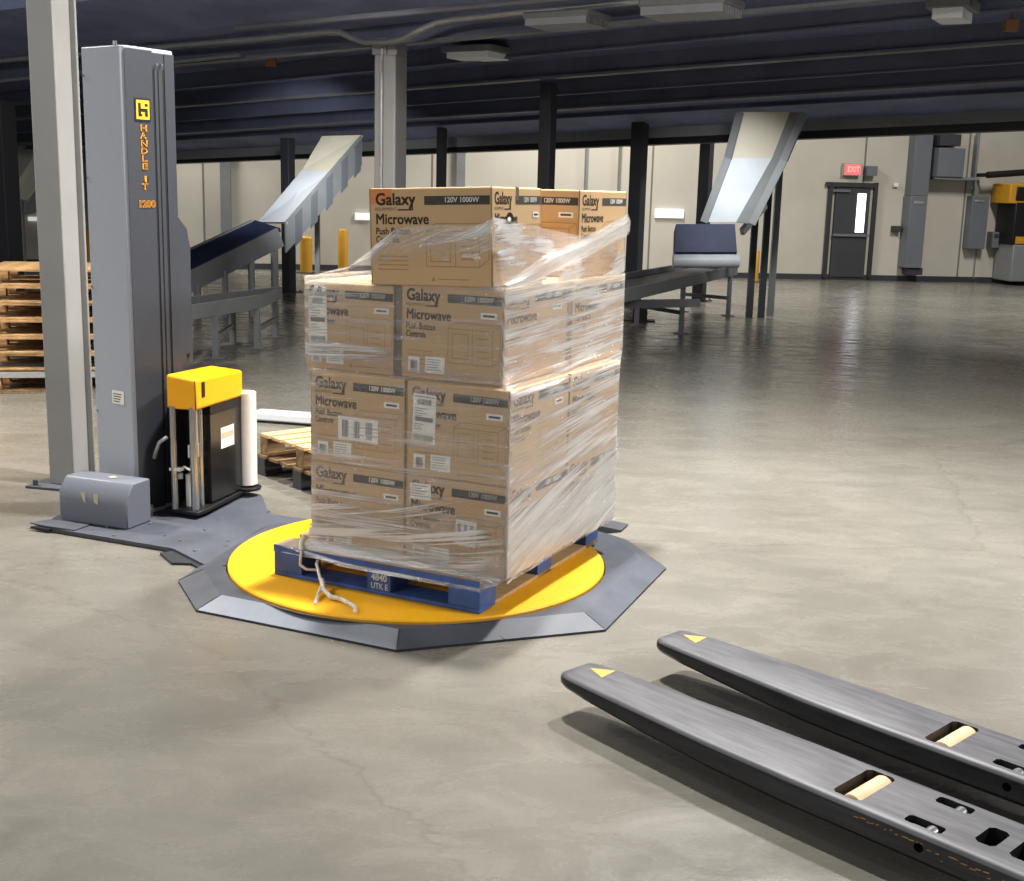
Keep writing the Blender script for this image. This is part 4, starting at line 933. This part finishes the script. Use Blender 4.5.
for f in (.12, .32, .52, .72, .9):
    mb = MB()
    a_ = bot1.lerp(top1, f); s1 = (top1-bot1).normalized()*.16; off = (EYE-a_).normalized()*.01
    sheet(mb, [a_+dn*1.15+off, a_+dn*1.15+s1+off, a_+s1+off-Vector((0,0,.05)), a_+off-Vector((0,0,.05))], .02, 0); obj('rib', mb, M['elec'], lc)
for a_ in (bot1.lerp(bot0, .5), mid1.lerp(mid0, .5)):
    mb = MB(); mb.bar((a_.x, a_.y+.1, 0), (a_.x, a_.y+.1, a_.z-.1), .07, .07, up=(0, 1, 0)); obj('leg', mb, M['frame'], lc)
lv = empty('belt_conveyor', Vector((D(230, 260, 16.8).x, 16.8, 0))); setp(lv, 'inclined navy belt conveyor rising to the left chute behind the mast', 'conveyor')
b0, b1, c0, c1 = D(255, 220, 17.4), D(280, 228, 16.8), D(150, 268, 16.6), D(182, 276, 15.9)
mb = MB(); sheet(mb, [c0, c1, b1, b0], .05, 0); obj('belt', mb, M['navy'], lv)
mb = MB()
for a_, b_ in ((c1, b1), (c0, b0)): mb = MB(); mb.bar(a_+Vector((0,0,-.12)), b_+Vector((0,0,-.12)), .05, .26); obj('side_frame', mb, M['frame'], lv)
for f in (.15, .42, .7, .95):
    for a_, b_ in ((c1, b1), (c0, b0)):
        p = a_.lerp(b_, f); mb = MB(); mb.bar((p.x, p.y, 0), (p.x, p.y, p.z-.2), .06, .06, up=(0, 1, 0)); obj('leg', mb, M['frame'], lv)
# flat conveyor under it
fv = empty('roller_conveyor', Vector((D(230, 310, 14).x, 14, 0))); setp(fv, 'low grey roller conveyor standing left of the load, below the inclined belt', 'conveyor')
def flat_conv(par, A, B, C_, D_, zt_, roll=True, legs=3, fm=M['frame'], bm_=M['belt']):
    A, B, C_, D_ = [Vector((p.x, p.y, zt_)) for p in (A, B, C_, D_)]
    mb = MB(); mb.slab([A, B, C_, D_], .04, (0, 0, 1)); obj('belt', mb, bm_, par)
    mb = MB(); mb.bar(A, B, .05, .14); mb.bar(D_, C_, .05, .14); mb.bar(A, D_, .05, .12); mb.bar(B, C_, .05, .12); obj('side_frame', mb, fm, par)
    for k in range(legs):
        f = .06+.88*k/(legs-1)
        for a_, b_ in ((A, B), (D_, C_)):
            p = a_.lerp(b_, f); mb = MB(); mb.bar((p.x, p.y, 0), (p.x, p.y, zt_-.06), .06, .06, up=(0, 1, 0)); mb.box((p.x-.09, p.y-.06, 0), (p.x+.09, p.y+.06, .012)); obj('leg', mb, fm, par)
    for k in range(legs): f = .06+.88*k/(legs-1); a_, b_ = A.lerp(B, f), D_.lerp(C_, f); mb = MB(); mb.bar(a_-Vector((0,0,zt_*.6)), b_-Vector((0,0,zt_*.6)), .04, .05); obj('cross_brace', mb, fm, par)
q = [ground(u, v, .55) for u, v in ((190, 318), (262, 300), (300, 292), (240, 300))]
flat_conv(fv, ground(160, 317, .5), ground(262, 301, .5), ground(280, 293, .5), ground(178, 305, .5), .5)
# ---- right chute, belt and flat conveyor
rc = empty('chute', Vector((D(735, 200, 18).x, 18, 0))); setp(rc, 'pale steel chute dropping from the ceiling to the black conveyor, right of the load', 'chute')
t0, t1, t2 = D(740, 112, 16.9), D(790, 112, 16.9), D(804, 113, 16.7)
m0, m1, m2 = D(728, 158, 17.0), D(772, 158, 17.0), D(784, 160, 16.8)
l0, l1, l2 = D(704, 222, 17.1), D(736, 222, 17.1), D(752, 224, 16.9)
mb = MB(); sheet(mb, [m0, m1, t1, t0], .03, 0); obj('upper_slide', mb, M['chutebeige'], rc)
mb = MB(); sheet(mb, [l0, l1, m1, m0], .03, 0); obj('lower_slide', mb, M['chute'], rc)
mb = MB(); sheet(mb, [l1, l2, m2, m1], .03, 0); sheet(mb, [m1, m2, t2, t1], .03, 0); mb.bar(t2, m2, .06, .1); mb.bar(m2, l2, .06, .1); mb.bar(t0, m0, .05, .1); mb.bar(m0, l0, .05, .1); obj('side_panel', mb, M['frame'], rc)
for (u, vt, vb, dd) in ((771, 160, 282, 18.2), (781, 150, 281, 18.6), (757, 190, 282, 18.2)):
    t = D(u, vt, dd); mb = MB(); mb.bar((t.x, t.y, 0), (t.x, t.y, t.z), .09, .09, up=(0, 1, 0)); obj('leg', mb, M['coldark'] if u != 781 else M['frame'], rc)
a_, b_ = D(765, 205, 18.1), D(742, 232, 17.6); mb = MB(); mb.bar(a_, b_, .06, .1); obj('brace', mb, M['chute'], rc)
hp = [D(676, 224, 17.0), D(735, 224, 17.0), D(737, 252, 16.8), D(675, 252, 16.8)]
mb = MB(); sheet(mb, [hp[3], hp[2], hp[1], hp[0]], .25, 0); obj('curtain', mb, M['navy'], rc)['label'] = 'navy rubber curtain'
mb = MB(); mb.tube([D(673, 261, 16.75), D(739, 261, 16.75)], .09, 16); mb.bar(D(673, 255, 16.9), D(739, 255, 16.9), .05, .06); obj('end_roller', mb, M['chute'], rc, smooth=True)
rv = empty('belt_conveyor', Vector((D(680, 280, 15.6).x, 15.6, 0))); setp(rv, 'low flat black belt conveyor emerging from behind the right side of the load', 'conveyor')
zc_ = .66
flat_conv(rv, ground(608, 299, zc_), ground(736, 270, zc_), ground(690, 267, zc_), ground(570, 288, zc_), zc_, legs=3)
mb = MB(); g0 = ground(640, 321, 0); mb.box((g0.x-.11, g0.y-.08, .02), (g0.x+.09, g0.y+.08, .24)); mb.box((g0.x-.24, g0.y-.1, 0), (g0.x+.2, g0.y+.1, .02)); obj('drive_box', mb, M['slot'], rv)
mb = MB(); mb.bar(D(626, 304, 15.2), D(700, 303, 15.2), .05, .10); obj('guard_rail', mb, M['frame'], rv)
# ---- far-left chute
fl = empty('chute', Vector((D(30, 200, 19).x, 19, 0))); setp(fl, 'pale chute partly hidden by the front column at the far left', 'chute')
mb = MB(); sheet(mb, [D(8, 196, 18.4), D(26, 200, 18.2), D(62, 150, 19), D(38, 150, 19)], .03, 0); obj('lower_slide', mb, M['chutebeige'], fl)
mb = MB(); sheet(mb, [D(26, 215, 18.2), D(66, 205, 18.8), D(62, 150, 19), D(26, 200, 18.2)], .03, 0); obj('side_panel', mb, M['frame'], fl)
mb = MB(); p = D(20, 200, 18.4); mb.bar((p.x, p.y, 0), (p.x, p.y, p.z), .08, .08, up=(0, 1, 0)); p = D(55, 160, 19); mb.bar((p.x, p.y, 0), (p.x, p.y, p.z), .08, .08, up=(0, 1, 0)); obj('leg', mb, M['frame'], fl)
# ---- yellow column guards by the back wall
gl = ['yellow post guard by the back wall, just left of the front column', 'yellow post guard by the back wall, between the front column and the mast', 'yellow post guard by the back wall under the left chute, left of two', 'yellow post guard by the back wall under the left chute, right of two', 'yellow post guard at the foot of the dark column right of the load', 'yellow post guard behind the right chute legs']
for (u0, u1, vt, vb), lb in zip(((13, 21, 229, 270), (82, 93, 229, 270), (300, 312, 236, 270), (338, 348, 229, 268), (627, 634, 232, 270), (752, 760, 250, 277)), gl):
    p = wall_pt((u0+u1)/2, vb, .9 if u0 != 752 else 1.2); t = at_depth((u0+u1)/2, vt, p.y); w = (u1-u0)*p.y/F_PX
    o = empty('post_guard', (t.x, t.y, 0)); setp(o, lb, 'post guard', 'yellow post guards by the back wall')
    mb = MB(); mb.tube([(t.x, t.y, .0), (t.x, t.y, t.z-.04), (t.x, t.y, t.z)], [w/2, w/2, w/2*.7], 14); obj('sleeve', mb, M['guard'], o, smooth=True)
    mb = MB(); mb.box((t.x-w*.7, t.y-w*.7, 0), (t.x+w*.7, t.y+w*.7, .02)); obj('base_plate', mb, M['coldark'], o)
# ---- lit panels on the wall
for (u0, v0, u1, v1, lb) in ((655, 209, 684, 218, 'bright white panel on the back wall right of the load'), (355, 213, 371, 220, 'bright white panel on the back wall left of the top carton'), (28, 217, 46, 221, 'bright white strip at the far left wall beside the front column')):
    mb = MB(); wall_rect(mb, u0, v0, u1, v1, .06, .05); o = obj('lit_panel', mb, M['litpanel'], origin=tuple(wall_pt((u0+u1)/2, v1, .03))); setp(o, lb, 'panel')
# ---- electrical gear right of the door
def wall_thing(name, label, cat, boxes, mats_):
    o = empty(name, wall_pt(*boxes[0][1:3], 0)); setp(o, label, cat)
    for nm, u0, v0, u1, v1, off, t, mi in [(b[0], b[1], b[2], b[3], b[4], b[5], b[6], b[7]) for b in boxes]:
        mb = MB(); wall_rect(mb, u0, v0, u1, v1, off, t); obj(nm, mb, mats_[mi], o, bevel=.01)
    return o
wall_thing('cable_trunking', 'tall bluish grey cable trunking from beam to floor right of the dark door', 'cable trunking', [('upper_duct', 911, 133, 934, 196, .35, .34, 1), ('lower_cabinet', 905, 196, 928, 268, .42, .41, 0), ('vent', 914, 201, 924, 204, .43, .01, 2), ('foot', 908, 268, 923, 275, .36, .35, 3)], [M['elec'], M['elec'], M['conduit'], M['coldark']])
wall_thing('unit_heater', 'dark box shaped unit heater hanging high on the back wall beside the trunking', 'heater', [('body', 937, 148, 966, 177, .55, .52, 0), ('top_box', 940, 134, 962, 146, .5, .45, 1), ('bracket', 937, 177, 980, 180, .5, .45, 2), ('pipe', 974, 132, 981, 180, .25, .12, 3)], [M['elec'], M['coldark'], M['frame'], M['frame']])
wall_thing('electrical_cabinet', 'grey electrical cabinet on the back wall, second box right of the door', 'cabinet', [('body', 968, 196, 990, 249, .3, .29, 0), ('handle', 975, 200, 985, 202, .32, .02, 1), ('riser', 974, 180, 980, 196, .15, .1, 2), ('conduit', 974, 249, 977, 279, .12, .06, 2)], [M['elec'], M['conduit'], M['frame']])
wall_thing('switch_box', 'small dark switch box on the wall between the door and the trunking', 'switch', [('body', 893, 226, 902, 232, .15, .14, 0), ('plate', 894, 183, 899, 187, .08, .07, 1)], [M['coldark'], M['paper']])
wall_thing('meter_box', 'small grey meter box on the wall right of the electrical cabinet', 'meter', [('body', 992, 232, 1001, 248, .3, .29, 0), ('dial', 994, 234, 999, 238, .31, .01, 1)], [M['elec'], M['coldark']])
mb = MB(); p0, p1 = wall_pt(987, 175, .6), wall_pt(1060, 170, .6); mb.tube([p0, p1], .07, 12); mb.bar(p0, p0-wn*-.0+wn*-.58, .08, .08)
o = obj('pipe', mb, M['slot'], smooth=True); setp(o, 'thick black pipe on the back wall at the right edge of the picture', 'pipe')
q = wall_pt(1030, 282, .9); mc = empty('machine', (q.x, q.y, 0)); setp(mc, 'black machine with yellow bands by the back wall at the right edge', 'machine')
for nm, u0, v0, u1, v1, mi in (('body', 1012, 196, 1052, 245, 0), ('yellow_band', 1009, 184, 1054, 204, 1), ('yellow_base', 1014, 236, 1052, 245, 1), ('plinth', 1010, 245, 1054, 282, 2), ('window', 1016, 187, 1048, 201, 0)):
    mb = MB(); wall_rect(mb, u0, v0, u1, v1, .9 if nm != 'window' else .93, .8 if nm != 'window' else .04); obj(nm, mb, [M['slot'], M['guard'], M['frame']][mi], mc, bevel=.02)
# ---- fixtures under the deck
def fixture(u0, v0, u1, v1, depth, label, louvre=False):
    a_, b_ = mez(u0, (v0+v1)/2, depth), mez(u1, (v0+v1)/2+(v1-v0)*-.05, depth); c_ = (a_+b_)/2
    o = empty('ceiling_light', c_); setp(o, label, 'light', 'ceiling lights under the deck'); L = (b_-a_).length; X = Matrix.Translation(c_) @ Matrix.Rotation(-MY, 4, 'Z')
    hz = max(.05, (v1-v0)*depth/F_PX)
    mb = MB(); mb.box((-L/2, -.25, 0), (L/2, .25, hz*.5), 0, X); obj('body', mb, M['fixbody'], o, bevel=.01)
    mb = MB()
    if louvre:
        for i in range(8): mb.box((-L/2+.02, -.24+i*.06, -hz*.5), (L/2-.02, -.20+i*.06, 0), 0, X)
    else: mb.box((-L/2+.06, -.22, -hz*.45), (L/2-.06, .22, 0), 0, X)
    obj('diffuser', mb, M['louvre'] if louvre else M['fixture'], o)
fixture(453, 48, 503, 60, 14.2, 'pale flat light fixture under the dark ceiling, right of the grey column head')
fixture(931, 3, 975, 20, 13.9, 'pale boxed light fixture under the dark ceiling at the upper right')
fixture(536, 15, 600, 27, 12.2, 'slatted light fixture near the top edge, above the top carton', True); fixture(650, 2, 735, 16, 12.0, 'slatted light fixture near the top edge, right of the other slatted one', True)
for (u, v, dd, lb) in ((271, 62, 13.6, 'small brown junction box under the ceiling left of the grey column'), (1011, 26, 15.4, 'small brown junction box under the ceiling at the upper right')):
    p = mez(u, v, dd); mb = MB(); mb.box((-.06, -.04, -.05), (.06, .04, .06), 0, Matrix.Translation(p)); mb.box((-.01, -.01, .06), (.01, .01, .3), 0, Matrix.Translation(p)); o = obj('junction_box', mb, M['junction'], origin=tuple(p)); setp(o, lb, 'junction box')

# ================================================================== LIGHT
def area(name, loc, target, size, power, col=(1, .97, .92), size_y=None, spread=180):
    l = bpy.data.lights.new(name, 'AREA'); l.energy = power; l.size = size; l.color = col; l.spread = R(spread)
    if size_y: l.shape = 'RECTANGLE'; l.size_y = size_y
    o = bpy.data.objects.new(name, l); C.objects.link(o); o.location = loc
    o.rotation_euler = (Vector(target)-Vector(loc)).to_track_quat('-Z', 'Y').to_euler(); return o
area('high_bay_right', (1.8, 7.3, 5.0), (1.5, 7.0, 0), .35, 340, (1, .97, .93), spread=125)
area('high_bay_overhead', (-.1, 6.1, 5.9), (-.1, 6.1, 0), .25, 330, (1, .97, .94), spread=115)
area('high_bay_left', (-4.2, 2.6, 5.2), (-2.4, 4.2, 0), .9, 25, (1, .98, .95))
area('added_fill_row', (-9.5, -.6, 4.8), (-2, 4.5, .6), 5.0, 280, (1, .97, .94), .6)  # unseen lamp row added for glints on the film's front
for x, y in ((-5, -7), (-2.4, -9)): area('added_fill_row', (x, y, 5.2), (x*.3, 4, .5), 2.0, 85, (1, .97, .94), .5)  # added behind the camera to light the front faces
area('added_fill_row', (8.5, 3.0, 4.8), (1.5, 5.2, .6), 1.6, 210, (1, .97, .94), .6, spread=110)  # unseen lamp added to brighten the load's right faces
area('high_bay_far_left', (-6.0, 8.2, 4.8), (-5.2, 8.2, 0), .6, 420, (1, .93, .82), spread=120)
for x, y in ((-7, 25.0), (1.5, 23.4), (9, 20.5)): area('aisle_light', (x, y, 6.2), (x, y+.6, 0), .7, 520, (1, .97, .92), 2.2, spread=165)
area('added_deck_fill', (-2.6, 15.0, 2.70), (-2.9, 17.6, 1.8), .3, 22, (.95, .98, 1), spread=60)  # added fill under the deck, brightens the left chute
area('added_deck_fill', (2.6, 14.6, 2.72), (2.9, 17.0, 1.7), .3, 11, (.95, .98, 1), spread=55)  # likewise added, for the right chute
area('added_deck_fill', (-2.2, 9.9, 3.7), (-1.35, 12.6, 1.9), .3, 16, (1, .97, .93), spread=60)  # added to brighten the grey column behind the load
w = bpy.data.worlds.new('world'); bpy.context.scene.world = w; w.use_nodes = True
w.node_tree.nodes['Background'].inputs[0].default_value = (.80, .87, 1, 1); w.node_tree.nodes['Background'].inputs[1].default_value = .14
vs = bpy.context.scene.view_settings; vs.view_transform = 'Standard'; vs.look = 'None'; vs.exposure = 0; vs.gamma = 1; vs.use_curve_mapping = False
